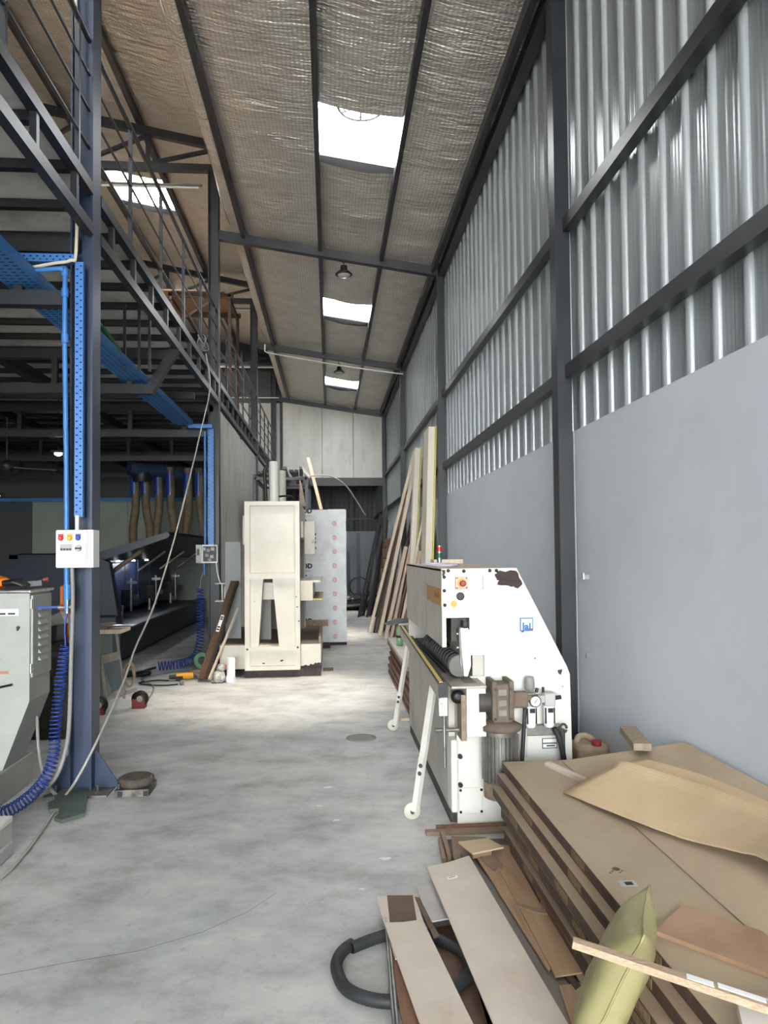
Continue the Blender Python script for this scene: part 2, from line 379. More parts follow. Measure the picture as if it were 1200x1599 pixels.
for i, (a, b_) in enumerate(zip([-8.95]+cols[:-1], cols)):
    bx('wall_board', wr, PANELW, XW, XW+.035, a+.01, b_-.01, 0, 2.45)
for z, nm in ((3.95, 'girt'), (2.88, 'girt')):
    for a, b_ in zip([-8.95]+cols[:-1], cols):
        dz = random.uniform(-.012, .012)
        bx('girt', wr, STEEL, 1.695, 1.765, a+.12, b_-.002, z-.045+dz, z+.045+dz)
bx('eave_beam', wr, STEEL, 1.66, 1.76, -8.9, 21.7, 5.74, 5.86)
bx('eave_angle', wr, STEEL, 1.56, 1.60, -8.9, 21.7, 5.80, 5.88)
bx('outer_skin', wr, DARKWALL, 1.86, 1.90, -9.0, 27.2, 0, 6.3)
hook = MB().box(1.72, 1.754, 4.70, 4.73, 1.40, 1.43).cyl((1.72, 4.715, 1.40), (1.72, 4.715, 1.44), .012); hook.build('wall_clip', CHROME, wr)
MB().box(1.72, 1.754, 4.68, 4.70, .87, .90).build('wall_clip', CHROME, wr)
def column(x0, x1, y, ztop, label, base=False, h=False):
    t = thing('column', label, None, ((x0+x1)/2, y+.06, 0), kind='structure')
    if h:
        m = MB().box(x0, x0+.012, y, y+.17, 0, ztop).box(x1-.012, x1, y, y+.17, 0, ztop).box(x0+.012, x1-.012, y+.06, y+.075, 0, ztop)
        m.build('shaft', STEELB if base else STEEL, t)
    else:
        bx('shaft', t, STEEL, x0, x1, y, y+.13, 0, ztop)
    if base:
        bx('base_plate', t, ALU, x0-.1, x1+.13, y-.1, y+.24, 0.0, .014)
        for (xx, dx) in ((x0, -1), (x1, 1)):
            for yy in (y+.07,):
                MB().prism([(xx, yy, .014), (xx+dx*.15, yy, .014), (xx+dx*.15, yy, .05), (xx+dx*.015, yy, .26), (xx, yy, .26)], (0, .012, 0)).build('gusset', STEELB, t)
        for xx in (x0-.06, x1+.06):
            for yy in (y-.06, y+.2):
                MB().cyl((xx, yy, .014), (xx, yy, .032), .02, 6, smooth=False).cyl((xx, yy, .03), (xx, yy, .075), .009, 8).build('anchor_bolt', IRON, t)
    return t
RC = ('steel wall column standing nearest behind the viewer', 'tall steel wall column rising behind the edge banding machine', 'steel wall column beside the tall leaning white boards', 'thin steel wall column behind the long leaning planks', 'corner steel column at the back wall')
for y, lb in zip(COLY, RC): column(1.64, 1.745, y, 6.0, lb)

# ------------------------------------------------------------------ aisle roof (foil insulation, skylights)
def zr(x): return 6.20-0.148*x
SKY1 = ((7.15, 8.25), (12.75, 13.95), (18.55, 19.75), (-4.2, -3.0))  # last skylight lies unseen behind the camera, added for more even daylight
SX0, SX1 = -0.075, 0.775
rf = thing('ceiling_aisle', 'sagging silver foil insulation under the sloping aisle roof', None, (0, 0, 6.2), kind='structure')
def foil(name, parent, xa, xb, ya, yb, zf, holes, step=0.085, amp=0.03):
    nx = max(2, round((xb-xa)/step)); ny = round((yb-ya)/step); V = []; Fs = []
    for j in range(ny+1):
        y = ya+(yb-ya)*j/ny
        for i in range(nx+1):
            x = xa+(xb-xa)*i/nx
            s = math.sin(PI*i/nx)
            q = noise.noise(Vector((x*1.1, y*2.6, 3.1)))+.5*noise.noise(Vector((x*3, y*6.0, 9.1)))
            V.append((x, y, zf(x)+amp*q*(0.25+s)-0.03*s))
    for j in range(ny):
        yc = ya+(yb-ya)*(j+.5)/ny
        if any(h[0] < yc < h[1] for h in holes): continue
        for i in range(nx):
            k = j*(nx+1)+i; Fs.append((k, k+nx+1, k+nx+2, k+1))
    m = MB(); m.add(V, Fs, True); return m.build(name, FOIL, parent)
PX = (-1.24, -0.11, 0.81, 1.60)
foil('insulation_strip', rf, -1.42, PX[0], -9.0, 21.8, lambda x: zr(x)-.02, ())
foil('insulation_strip', rf, PX[0], PX[1], -9.0, 21.8, zr, ())
foil('insulation_strip', rf, PX[1], PX[2], -9.0, 21.8, zr, SKY1)
foil('insulation_strip', rf, PX[2], 1.78, -9.0, 21.8, zr, ())
# roof skin above, with the same openings
def skin(parent, xa, xb, zf, hx0, hx1, holes, ya=-9.0, yb=22.0):
    m = MB(); d = .06
    def slab(x0, x1, y0, y1):
        m.hexa([(x0, y0, zf(x0)+d), (x1, y0, zf(x1)+d), (x1, y1, zf(x1)+d), (x0, y1, zf(x0)+d), (x0, y0, zf(x0)+d+.03), (x1, y0, zf(x1)+d+.03), (x1, y1, zf(x1)+d+.03), (x0, y1, zf(x0)+d+.03)])
    slab(xa, hx0, ya, yb); slab(hx1, xb, ya, yb); y = ya
    for h0, h1 in sorted(holes): slab(hx0, hx1, y, h0); y = h1
    slab(hx0, hx1, y, yb); m.build('roof_sheet', DARKWALL, parent)
skin(rf, -1.40, 1.92, zr, PX[1], PX[2], SKY1)
for k, x in enumerate(PX):
    z = zr(x)
    bx('purlin', rf, STEEL, x-.028, x+.028, -8.9, 21.7, z-.13, z-.015)
    if k: continue
for y in COLY[1:]:
    MB().bar((-1.608, y+.06, zr(-1.608)-.13), (1.70, y+.06, zr(1.70)-.13), .10, .13).build('rafter', STEEL, rf)
# loose hem of insulation along the open edge
MB().grid(lambda u, v: (-1.42-.035*math.sin(v*90)*math.sin(v*17)*.5-.05*u, -9.0+30.8*v, zr(-1.42)-.03-.0*u+.16*u+.012*math.sin(v*140)), 2, 240).build('insulation_hem', FOIL, rf)
for i, (y0, y1) in enumerate(SKY1):
    m = MB(); m.add([(PX[1], y0-.05, zr(PX[1])+.11), (PX[2], y0-.05, zr(PX[2])+.11), (PX[2], y1+.05, zr(PX[2])+.11), (PX[1], y1+.05, zr(PX[1])+.11)], [(0, 1, 2, 3)])
    m.build('skylight_sheet', SKYP, rf)
    portal('skylight_portal', ((PX[1]+PX[2])/2, (y0+y1)/2, zr(.35)+.16), (0, math.atan(.148), 0), PX[2]-PX[1], y1-y0)
RING = mat('pale_vent_ring', (200, 200, 200), 0.5)
m = MB(); cx, cy, cz = .36, 7.24, zr(.36)+.085
m.tube([(cx+.24*math.cos(a), cy+.24*math.sin(a), cz) for a in [2*PI*i/40 for i in range(40)]], .018, 6, closed=True)
m.tube([(cx+.19*math.cos(a), cy+.19*math.sin(a), cz) for a in [2*PI*i/40 for i in range(40)]], .01, 6, closed=True)
for a in (0, PI/3, 2*PI/3): m.cyl((cx-.24*math.cos(a+.5), cy-.24*math.sin(a+.5), cz), (cx+.24*math.cos(a+.5), cy+.24*math.sin(a+.5), cz), .012, 6)
m.build('ventilator_ring', RING, rf)
# white conduit under the third rafter
m = MB(); m.tube([(-1.42, 16.0, 6.28), (-1.42, 15.98, 6.12), (-1.36, 15.98, 6.09)]+[(-1.3+.2*i, 15.98, 6.08-.148*.2*i-.03*math.sin(PI*i/15)) for i in range(16)], .016, 8); m.build('roof_conduit', WHITEPL, rf)

# ------------------------------------------------------------------ main hall roof (left)
def zm(x): return 7.90+0.19*(-1.817-x)
SKY2 = ((12.4, 13.7), (18.3, 19.6), (6.6, 7.9), (0.9, 2.2), (-4.8, -3.5))  # last entry is unseen behind the camera, added to even out the light
mr = thing('ceiling_hall', 'warm silver foil insulation under the higher hall roof', None, (-3, 0, 8), kind='structure')
MPX = (-1.45, -2.77, -3.90, -5.03, -6.16, -7.3, -8.4, -9.2)
for i, (a, b_) in enumerate(zip(MPX[:-1], MPX[1:])):
    foil('insulation_strip', mr, b_, a, -9.0, 21.9, zm, SKY2 if i in (1, 4) else (), step=.13, amp=.03)
m = MB()
for a, b_, hs in ((-1.3, -2.77, ()), (-2.77, -3.90, SKY2), (-3.90, -6.16+1.13, ()), (-5.03, -6.16, SKY2), (-6.16, -9.3, ())):
    y = -9.1
    for h0, h1 in sorted(hs)+[(22.1, 22.1)]:
        m.hexa([(b_, y, zm(b_)+.06), (a, y, zm(a)+.06), (a, h0, zm(a)+.06), (b_, h0, zm(b_)+.06), (b_, y, zm(b_)+.1), (a, y, zm(a)+.1), (a, h0, zm(a)+.1), (b_, h0, zm(b_)+.1)]); y = h1
m.build('roof_sheet', DARKWALL, mr)
for x in MPX[1:-1]: bx('purlin', mr, STEEL, x-.035, x+.035, -8.9, 21.8, zm(x)-.13, zm(x)-.01)
for k, (xa, xb) in enumerate(((-3.90, -2.77), (-6.16, -5.03))):  # the outer row is unseen, added to brighten the upper hall
    for (y0, y1) in SKY2:
        m = MB(); m.add([(xa, y0-.05, zm(xa)+.12), (xb, y0-.05, zm(xb)+.12), (xb, y1+.05, zm(xb)+.12), (xa, y1+.05, zm(xa)+.12)], [(0, 1, 2, 3)]); m.build('skylight_sheet', SKYP, mr)
        portal('hall_skylight_portal', ((xa+xb)/2, (y0+y1)/2, zm((xa+xb)/2)+.18), (0, math.atan(.19), 0), xb-xa, y1-y0)
for y in COLY[1:]:
    t = thing('roof_truss', {4.95: 'steel roof truss over the nearest hall bay', 10.5: 'steel roof truss joining the second mezzanine column', 16.1: 'steel roof truss behind the brown timber rack', 21.75: 'steel roof truss at the back of the hall'}[y], None, (-4, y, 7.3), kind='structure')
    yy = y+.08
    MB().bar((-1.62, yy, zm(-1.62)-.2), (-9, yy, zm(-9)-.2), .08, .12).build('top_chord', STEEL, t)
    MB().bar((-1.62, yy, 7.32), (-9, yy, 7.32), .08, .11).build('bottom_chord', STEEL, t)
    xs = [-1.66, -2.64, -3.6, -4.6, -5.6, -6.6, -7.6]
    for i, x in enumerate(xs[1:]):
        MB().bar((x, yy, 7.35), (x, yy, zm(x)-.2), .06, .06).build('strut', STEEL, t)
        MB().bar((x, yy, 7.37), (xs[i]+.02, yy, zm(xs[i])-.25), .05, .05).build('diagonal', STEEL, t)
bx('roof_fascia', mr, DARKWALL, -1.40, -1.36, -9.0, 22.0, 6.50, 8.0)

# ------------------------------------------------------------------ back walls, left walls, front wall
wb = thing('wall_back', 'white sandwich panels closing the aisle above the rear opening', None, (0, 21.8, 0), kind='structure')
for x0, x1 in ((-1.41, -.21), (-.20, .75), (.76, 1.72)):
    bx('sandwich_panel', wb, SANDW, x0, x1, 21.85, 21.92, 3.88, 6.42, bv=.008)
bx('lintel_beam', wb, STEEL, -1.45, 1.7, 21.72, 21.95, 3.70, 3.87)
bx('lintel_angle', wb, STEEL, -1.45, 1.7, 21.70, 21.74, 3.62, 3.70)
wb2 = thing('wall_back_hall', 'pale panel wall at the far end of the upper hall', None, (-5, 22, 0), kind='structure')
for i in range(8): bx('sandwich_panel', wb2, SANDW, -1.46-.98*(i+1), -1.47-.98*i, 21.95, 22.02, 3.9, 6.2)
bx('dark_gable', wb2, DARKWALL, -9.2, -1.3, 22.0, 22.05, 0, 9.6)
bx('hanging_rail', wb2, CHROME, -6, -1.5, 21.6, 21.63, 6.28, 6.31)
wr2 = thing('wall_rear_annex', 'dark ribbed rear wall above a grey board seen through the opening', None, (0, 27, 0), kind='structure')
for i in range(4):
    m = MB(); prof = []
    for k in range(5):
        y = -1.7+.9*i+.18*k; prof += [(y, 0), (y+.06, 0), (y+.075, .03), (y+.105, .03), (y+.12, 0)]
    k = len(prof); m.add([(a, 27-b_, 2.3) for a, b_ in prof]+[(a, 27-b_, 4.3) for a, b_ in prof], [(q, q+1, k+q+1, k+q) for q in range(k-1)]); m.build('cladding_sheet', CLADD, wr2)
bx('wall_board', wr2, PANELW, -1.8, 1.75, 26.94, 26.97, 0, 2.38)
bx('girt', wr2, STEEL, -1.8, 1.75, 26.88, 26.94, 2.80, 2.88)
bx('outer_skin', wr2, DARKWALL, -9.2, 1.95, 27.05, 27.1, 0, 4.5)
bx('sky_block_sheet', wb, DARKWALL, -1.5, 1.95, 21.93, 21.97, 3.86, 6.6)  # unseen sheet added to stop sky light coming through the panel joints
bx('annex_roof', wr2, DARKWALL, -9.2, 1.95, 21.95, 27.1, 4.1, 4.16)
for y in (22.9, 23.9, 24.9, 25.9): bx('annex_purlin', wr2, STEEL, -1.8, 1.75, y, y+.06, 3.96, 4.08)
bx('annex_side', wr2, DARKWALL, -1.86, -1.80, 22.05, 27.0, 0, 4.1)
wl = thing('wall_left', 'dirty white panel wall beneath the mezzanine railing', None, (-1.68, 16, 0), kind='structure')
for i in range(11): bx('wall_panel', wl, LEFTW, -1.70, -1.64, 10.72+1.02*i, 10.72+1.02*i+1.01, 0, 3.76)
wp = thing('wall_partition', 'grey-green partition wall behind the navy machine', None, (-5, 18, 0), kind='structure')
for i in range(5): bx('wall_panel', wp, GREENW, -7.3+1.15*i, -7.3+1.15*i+1.14, 18.1, 18.16, 0, 3.0)
bx('blue_pipe', wp, BLUE, -9, -1.75, 17.9, 17.98, 2.9, 2.98)
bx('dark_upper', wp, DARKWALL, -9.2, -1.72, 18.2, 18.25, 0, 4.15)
wo = thing('wall_outer_left', 'unlit outer wall of the hall', None, (-9.2, 8, 0), kind='structure')
bx('outer_skin', wo, DARKWALL, -9.3, -9.2, -9.1, 22, 0, 9.6)
wf = thing('wall_front', 'front wall around the open gate', None, (0, -9.0, 0), kind='structure')
GX0, GX1, GZ = -4.6, 1.72, 5.7
bx('front_sheet', wf, DARKWALL, -9.3, GX0, -9.1, -9.0, 0, 9.6)
bx('front_sheet', wf, DARKWALL, GX1, 1.95, -9.1, -9.0, 0, 9.6)
bx('front_sheet', wf, DARKWALL, GX0, GX1, -9.1, -9.0, GZ, 9.6)
portal('gate_portal', ((GX0+GX1)/2, -9.04, GZ/2), (PI/2, 0, 0), GX1-GX0, GZ)

# ------------------------------------------------------------------ mezzanine
XL = -1.606
mz = thing('mezzanine_floor', 'dark steel mezzanine frame carrying pale cement deck boards', None, (-4, 10, 4.1), kind='structure')
EY0, EY1 = -8.9, 21.7
segs = list(zip([EY0]+[y+.17 for y in COLY[1:-1]], [y for y in COLY[1:-1]]+[EY1]))
for a, b_ in segs:
    bx('edge_chord', mz, STEEL, -1.66, -1.60, a, b_, 4.07, 4.15)
    bx('edge_chord', mz, STEEL, -1.66, -1.60, a, b_, 3.79, 3.87)
    n = round((b_-a)/.62)
    for i in range(n):
        y = a+(b_-a)*(i+.55)/n
        bx('edge_post', mz, STEEL, -1.65, -1.61, y-.02, y+.02, 3.87, 4.07)
for i in range(26):       # deck boards, edges rough
    y = EY0+1.2*i
    bx('deck_board', mz, DECKM, -9.1, -1.64+random.uniform(-.006, .01), y+.004, min(y+1.196, 22.0), 4.15, 4.178)
BOUNCE = mat('tan_bounce_layer', (176, 158, 138), .7)
bx('bounce_layer', mz, BOUNCE, -9.1, -1.75, EY0, 21.9, 4.181, 4.19)  # unseen tan layer added so sunlight bounces warm onto the hall ceiling
jp = bx('joist', mz, BLACKST, -9.1, -1.66, EY0+.3, EY0+.36, 4.09, 4.15)
for i in range(1, 58): inst(jp, (0, .53*i, random.uniform(-.015, .0)), mz)
for x in (-3.55, -4.95, -6.4): bx('long_beam', mz, BLACKST, x-.06, x+.06, EY0, 18.0, 3.70, 3.82)
for k, y in enumerate((-3.5, -.6, 2.1, 4.97, 7.7, 10.56, 13.3, 16.2)):
    bx('cross_beam', mz, STEEL, -9.1, -1.78 if y not in (7.7, 13.3, 2.1) else -1.88, y, y+.09, 3.31, 3.41)
    bx('cross_chord', mz, BLACKST, -9.1, -1.70, y, y+.09, 3.68, 3.78)
    for i in range(9): bx('cross_post', mz, BLACKST, -2.12-.78*i-.03, -2.12-.78*i+.03, y+.02, y+.07, 3.41, 3.68)
    if y in (7.7, 13.3):
        MB().bar((-1.92, y+.045, 3.33), (-1.64, y+.045, 3.80), .09, .10, up=(0, 1, 0)).build('knee_brace', STEEL, mz)
        for x in (-2.0, -1.86, -1.76): bx('hanger_rod', mz, STEEL, x-.012, x+.012, y-.6, y-.575, 3.4, 4.06)
for y in (9.2, 11.9, 14.6):
    bx('cross_beam', mz, BLACKST, -9.1, -1.72, y, y+.07, 3.58, 3.66)
LC = {4.95: 'navy H-section column carrying the control box', 10.5: 'steel column beside the grey panel board and leaning profiles', 16.1: 'steel column rising behind the cream press', 21.75: 'farthest steel column under the mezzanine end'}
for y in COLY[1:]:
    column(XL-.15, XL, y, 7.3, LC[y], base=(y == 4.95), h=True)
# railing
rl = thing('mezzanine_railing', 'thin black four-rail safety railing along the mezzanine edge', 'railing', (-1.63, 10, 4.18))
for a, b_ in segs:
    for z, r in ((5.16, .021), (4.915, .010), (4.665, .010), (4.40, .012)):
        MB().cyl((-1.635, a-.01, z), (-1.635, b_+.01, z), r, 8).build('rail', RAILM, rl)
    n = round((b_-a)/1.05)
    for i in range(n):
        y = a+(b_-a)*(i+.8)/n
        bx('rail_post', rl, RAILM, -1.652, -1.622, y-.012, y+.012, 4.15, 5.15)
# brown timber rack and goods on the mezzanine
tr_ = thing('timber_rack', 'brown timber storage rack standing on the mezzanine', 'rack', (-2.4, 14.6, 4.18))
RBR = mat('brown_rack_wood', (82, 60, 47), 0.7, col2=(66, 48, 38), sc=6)
for x in (-3.1, -1.95):
    for y in (14.2, 15.4): bx('post', tr_, RBR, x-.03, x+.03, y-.03, y+.03, 4.18, 6.75)
for y in (14.2, 15.4): MB().bar((-3.15, y, 6.72), (-1.88, y, 6.72), .06, .09).build('top_rail', RBR, tr_)
for x in (-3.1, -1.95): MB().bar((x, 14.15, 6.65), (x, 15.45, 6.65), .05, .07).build('side_rail', RBR, tr_)
bx('top_board', tr_, mat('plywood_rack_top', (128, 102, 78), 0.7), -3.25, -2.05, 14.1, 15.5, 6.77, 6.80)
MB().bar((-3.1, 14.2, 6.1), (-2.2, 14.2, 6.68), .04, .05).build('brace', RBR, tr_)
for i, (y, z, x) in enumerate(((10.85, 7.16, -3.9), (16.4, 7.18, -3.6), (21.2, 7.1, -3.4))):
    t = thing('batten_light', ('unlit white batten lamp under the second roof truss', 'unlit white batten lamp under the third roof truss', 'unlit white batten lamp at the dark rear gable')[i], 'lamp', (x, y, z))
    MB().box(x-.1, x+2.0, y-.02, y+.02, z+.03, z+.06, bv=.005).build('housing', GREYPL, t); MB().cyl((x-.05, y, z+.01), (x+1.95, y, z+.01), .018, 10).build('tube', WHITEPL, t)

# ------------------------------------------------------------------ blue cable trays, pipe, control box on the first column
SLOT = mat('dark_slot', (14, 26, 52), 0.8)
def vtray(label, xa, xb, y, z0, z1, pitch=.047, grp=None):
    t = thing('cable_tray', label, 'cable tray', ((xa+xb)/2, y, z0))
    MB().box(xa, xb, y-.004, y, z0, z1).box(xb-.004, xb, y, y+.035, z0, z1).box(xa, xa+.004, y, y+.035, z0, z1).build('channel', BLUE, t)
    m = MB(); z = z0+.03; k = 0
    while z < z1-.03:
        m.box(xa+.008, xa+.022, y-.0055, y-.004, z, z+.009); m.box(xb-.022, xb-.010, y-.0055, y-.004, z+pitch/2, z+pitch/2+.009); z += pitch
    m.build('slots', SLOT, t)['kind'] = 'stuff'
    return t
vtray('perforated blue cable tray running down the column above the control box', -1.705, -1.650, 4.90, 1.85, 3.58)
vtray('perforated blue cable tray running down the second column', -1.755, -1.67, 10.44, 1.72, 3.42, .06)
t = thing('cable_tray', 'short horizontal blue tray bridging to the first column', 'cable tray', (-1.9, 4.9, 3.6))
MB().box(-2.12, -1.715, 4.90, 4.904, 3.580, 3.635).box(-2.12, -1.715, 4.904, 4.95, 3.580, 3.584).build('channel', BLUE, t)
m = MB()
for i in range(9): m.box(-2.09+.043*i, -2.077+.043*i, 4.8985, 4.90, 3.612, 3.622); m.box(-2.07+.043*i, -2.057+.043*i, 4.8985, 4.90, 3.592, 3.600)
m.build('slots', SLOT, t)['kind'] = 'stuff'
t = thing('cable_tray', 'long blue perforated cable tray hung under the mezzanine', 'cable tray', (-2.07, 8, 3.45))
MB().box(-2.20, -1.96, -1, 10.4, 3.450, 3.454).box(-2.204, -2.20, -1, 10.4, 3.450, 3.52).box(-1.96, -1.956, -1, 10.4, 3.450, 3.52).build('channel', BLUE, t)
m = MB()
y = 3.0
while y < 10.3:
    for q in range(4): m.box(-2.175+.055*q, -2.145+.055*q, y, y+.012, 3.4485, 3.4497)
    y += .055
m.build('slots', SLOT, t)['kind'] = 'stuff'
MB().box(-2.02, -1.68, 10.36, 10.42, 3.40, 3.405).box(-2.02, -1.68, 10.36, 10.364, 3.40, 3.46).build('end_bridge', BLUE, t)
t = thing('rope_bundle', 'green rope bundle lying in the hanging blue tray', 'rope', (-2.0, 6.6, 3.46))
GRN = mat('green_rope', (42, 104, 62), 0.8)
for k in range(6):
    MB().tube(spline([(-2.14+.03*k, 5.75, 3.50+.02*(k % 3)), (-2.12+.03*k, 6.1, 3.56+.03*(k % 2)), (-2.10+.025*k, 6.5, 3.55+.01*(k % 3)), (-2.0+.01*k, 6.8, 3.50)], 5), .02, 6).build('strand', GRN, t)
# blue compressed air pipe
t = thing('air_pipe', 'blue plastic air pipe dropping beside the first column', 'pipe', (-1.76, 4.9, 1.2))
MB().tube([(-2.0, 4.88, 3.505), (-1.80, 4.88, 3.525), (-1.77, 4.88, 3.515), (-1.765, 4.88, 3.48), (-1.765, 4.88, 3.0), (-1.752, 4.88, 2.2), (-1.745, 4.88, 1.22)], .0165, 10).build('pipe_run', BLUE, t)
for x, z in ((-1.765, 3.36), (-1.763, 3.05)): MB().cyl((x, 4.88, z-.03), (x, 4.88, z+.03), .024, 12).build('coupling', BLUE, t)
MB().cyl((-1.79, 4.88, 3.52), (-1.755, 4.88, 3.52), .024, 12).cyl((-1.765, 4.88, 3.47), (-1.765, 4.88, 3.525), .024, 12).build('elbow', BLUE, t)
vv = MB().cyl((-1.742, 4.88, 1.30), (-1.742, 4.88, 1.40), .024, 12).build('valve_block', BLUE, t)
MB().cyl((-1.742, 4.88, 1.21), (-1.742, 4.88, 1.30), .015, 10).cyl((-1.80, 4.88, 1.25), (-1.70, 4.88, 1.25), .014, 10).build('brass_fitting', CHROME, t)
MB().box(-1.93, -1.80, 4.86, 4.90, 1.245, 1.26).build('valve_lever', BLUED, t)
# cloth-wrapped wire along the column top
t = thing('wrapped_cable', 'cream wrapped cable climbing the first column', 'cable', (-1.70, 4.9, 3.6))
MB().tube(spline([(-2.0, 4.89, 3.53), (-1.85, 4.885, 3.56), (-1.73, 4.885, 3.585), (-1.70, 4.90, 3.66), (-1.70, 4.92, 4.3), (-1.71, 4.92, 5.2), (-1.73, 4.92, 6.3)], 6), .011, 8).build('cable_run', mat('cream_cloth', (206, 196, 176), 0.8), t)
# control box
cb = thing('control_box', 'white electrical control box with coloured buttons on the column', 'control box', (-1.68, 4.82, 1.51))
MB().box(-1.792, -1.555, 4.82, 4.945, 1.512, 1.762, bv=.004).build('enclosure', WHITEPL, cb)
bx('door', cb, WHITEPL, -1.790, -1.597, 4.806, 4.822, 1.516, 1.758, bv=.003)
bx('hinge_strip', cb, CONCGRY, -1.592, -1.588, 4.815, 4.822, 1.516, 1.758)
for x, mm in ((-1.757, RED), (-1.701, YELLOW), (-1.647, BLUED)):
    b0 = MB().box(x-.017, x+.017, 4.801, 4.806, 1.705, 1.735).build('button_plate', mm, cb)
    MB().lathe([(.017, 0), (.017, .008), (.012, .014)], (x, 4.803, 1.707), 16, (0, -1, 0)).build('push_button', mm, cb)
bx('breaker_frame', cb, CONCGRY, -1.762, -1.684, 4.802, 4.806, 1.622, 1.668)
for i in range(4): bx('breaker_switch', cb, BLACK, -1.757+.018*i, -1.745+.018*i, 4.795, 4.803, 1.628, 1.640)
MB().lathe([(.022, 0), (.022, .006), (.015, .010)], (-1.645, 4.806, 1.640), 20, (0, -1, 0)).build('selector_ring', CHROME, cb)
bx('selector_grip', cb, BLACK, -1.662, -1.628, 4.782, 4.797, 1.634, 1.646)
MB().cyl((-1.568, 4.81, 1.545), (-1.568, 4.822, 1.545), .008, 10).build('lock', CHROME, cb)
# conduits
t = thing('flexible_conduit', 'grey flexible metal conduit running from the control box to the floor', 'conduit', (-1.7, 4.86, 0))
MB().cyl((-1.68, 4.88, 1.76), (-1.68, 4.88, 1.86), .013, 10).build('upper_sleeve', WHITEPL, t)
pts = spline([(-1.705, 4.86, 1.51), (-1.70, 4.86, 1.3), (-1.705, 4.85, .9), (-1.71, 4.84, .55), (-1.725, 4.83, .35), (-1.78, 4.80, .16), (-1.90, 4.78, .05)], 16)
MB().tube(pts, [.0135+.0015*(i % 2) for i in range(len(pts))], 8).build('sleeve', GREYPL, t)
t = thing('power_cable', 'grey cord hanging under the grey cabinet', 'cable', (-1.95, 5.1, 0))
MB().tube(spline([(-2.0, 5.05, .5), (-1.99, 5.05, .3), (-1.95, 5.0, .17), (-1.87, 4.9, .08), (-1.80, 4.85, .03)], 8), .012, 8).build('cord_run', GREYPL, t)
# coiled air hoses
t = thing('coiled_air_hose', 'blue coiled air hose trailing from the first column onto the floor', 'hose', (-1.76, 4.8, 0))
P = spline([(-1.745, 4.86, 1.00), (-1.765, 4.84, .8), (-1.79, 4.82, .5), (-1.80, 4.80, .28), (-1.84, 4.72, .14), (-1.92, 4.55, .065), (-2.02, 4.42, .05), (-2.18, 4.40, .045)], 10)
MB().tube(coil(P, (.030, .038), 56, 10), .0052, 5).build('coil', BLUED, t)
MB().tube(spline([(-1.742, 4.87, 1.21), (-1.75, 4.86, 1.12), (-1.745, 4.86, 1.00)], 5), .006, 6).build('lead', BLUED, t)
t = thing('coiled_air_hose', 'blue coiled air hose pooled on the floor at the second column', 'hose', (-1.85, 10.2, 0))
P = spline([(-1.86, 10.38, 1.1), (-1.85, 10.38, .8), (-1.85, 10.36, .5), (-1.86, 10.32, .3), (-1.92, 10.22, .12), (-2.1, 10.05, .07), (-2.35, 9.98, .06)], 10)
MB().tube(coil(P, (.045, .06), 34, 10), .008, 5).build('coil', BLUED, t)
MB().tube(spline([(-1.86, 10.38, 1.1), (-1.84, 10.38, 1.25), (-1.78, 10.40, 1.4)], 5), .008, 6).build('lead', GREYPL, t)
MB().bar((-2.38, 9.95, .05), (-2.50, 9.80, .03), .02, .03).build('air_gun', BLACK, t)
# open control box at the second column
ob = thing('open_control_box', 'white control box with exposed wiring on the second column', 'control box', (-1.72, 10.4, 1.45))
MB().box(-1.83, -1.60, 10.36, 10.375, 1.46, 1.72).box(-1.83, -1.825, 10.30, 10.36, 1.46, 1.72).box(-1.605, -1.60, 10.30, 10.36, 1.46, 1.72).box(-1.83, -1.60, 10.30, 10.36, 1.46, 1.465).box(-1.83, -1.60, 10.30, 10.36, 1.715, 1.72).build('enclosure', WHITEPL, ob)
bx('open_door', ob, CONCGRY, -1.90, -1.832, 10.295, 10.31, 1.46, 1.72)
bx('wiring_board', ob, BLACK, -1.81, -1.62, 10.35, 10.36, 1.48, 1.70)
for i, (x, z) in enumerate(((-1.79, 1.66), (-1.73, 1.64), (-1.67, 1.66), (-1.75, 1.57), (-1.68, 1.55), (-1.71, 1.50))):
    bx('contactor', ob, (CONCGRY, GREYPL)[i % 2], x-.024, x+.022, 10.32, 10.352, z-.022, z+.022)
bx('door_relay', ob, BLACK, -1.885, -1.85, 10.285, 10.297, 1.57, 1.66)
MB().tube(spline([(-1.62, 10.33, 1.46), (-1.60, 10.33, 1.3), (-1.56, 10.34, 1.16)], 6), .008, 6).build('white_wire', WHITEPL, ob)
MB().tube([(-1.80, 10.40, 1.46), (-1.80, 10.40, 1.28)], .02, 8).build('blue_drop', BLUE, ob)
MB().tube([(-1.79, 10.41, 3.36), (-1.79, 10.41, 1.73)], .018, 8).build('blue_drop', BLUE, ob)
# long hanging cable: railing -> floor -> lower left corner
t = thing('hanging_cable', 'pale cable slung from the railing down across the floor', 'cable', (-1.6, 6, 0))
P = spline([(-1.6, 9.4, 4.22), (-1.534, 9.3, 3.749), (-1.558, 8.7, 3.025), (-1.567, 8.0, 2.339), (-1.576, 7.3, 1.692), (-1.596, 6.6, 1.122), (-1.595, 6.0, 0.837), (-1.57, 5.55, 0.621), (-1.55, 4.87, 0.353), (-1.65, 4.78, 0.134), (-1.746, 4.846, 0.012), (-1.697, 4.502, 0.012), (-1.635, 4.029, 0.012), (-1.627, 3.673, 0.012), (-1.75, 3.4, 0.012)], 10)
MB().tube(P, .0085, 8).build('cable_run', mat('dusty_pale_cable', (168, 164, 154), 0.7), t)
pts = [(-1.62+.05*math.cos(a*1.3), 9.3+.12*math.sin(a), 4.33+.10*math.cos(a)) for a in [i*.3 for i in range(60)]]
MB().tube(pts, .007, 6).build('cable_knot', GREYPL, t)
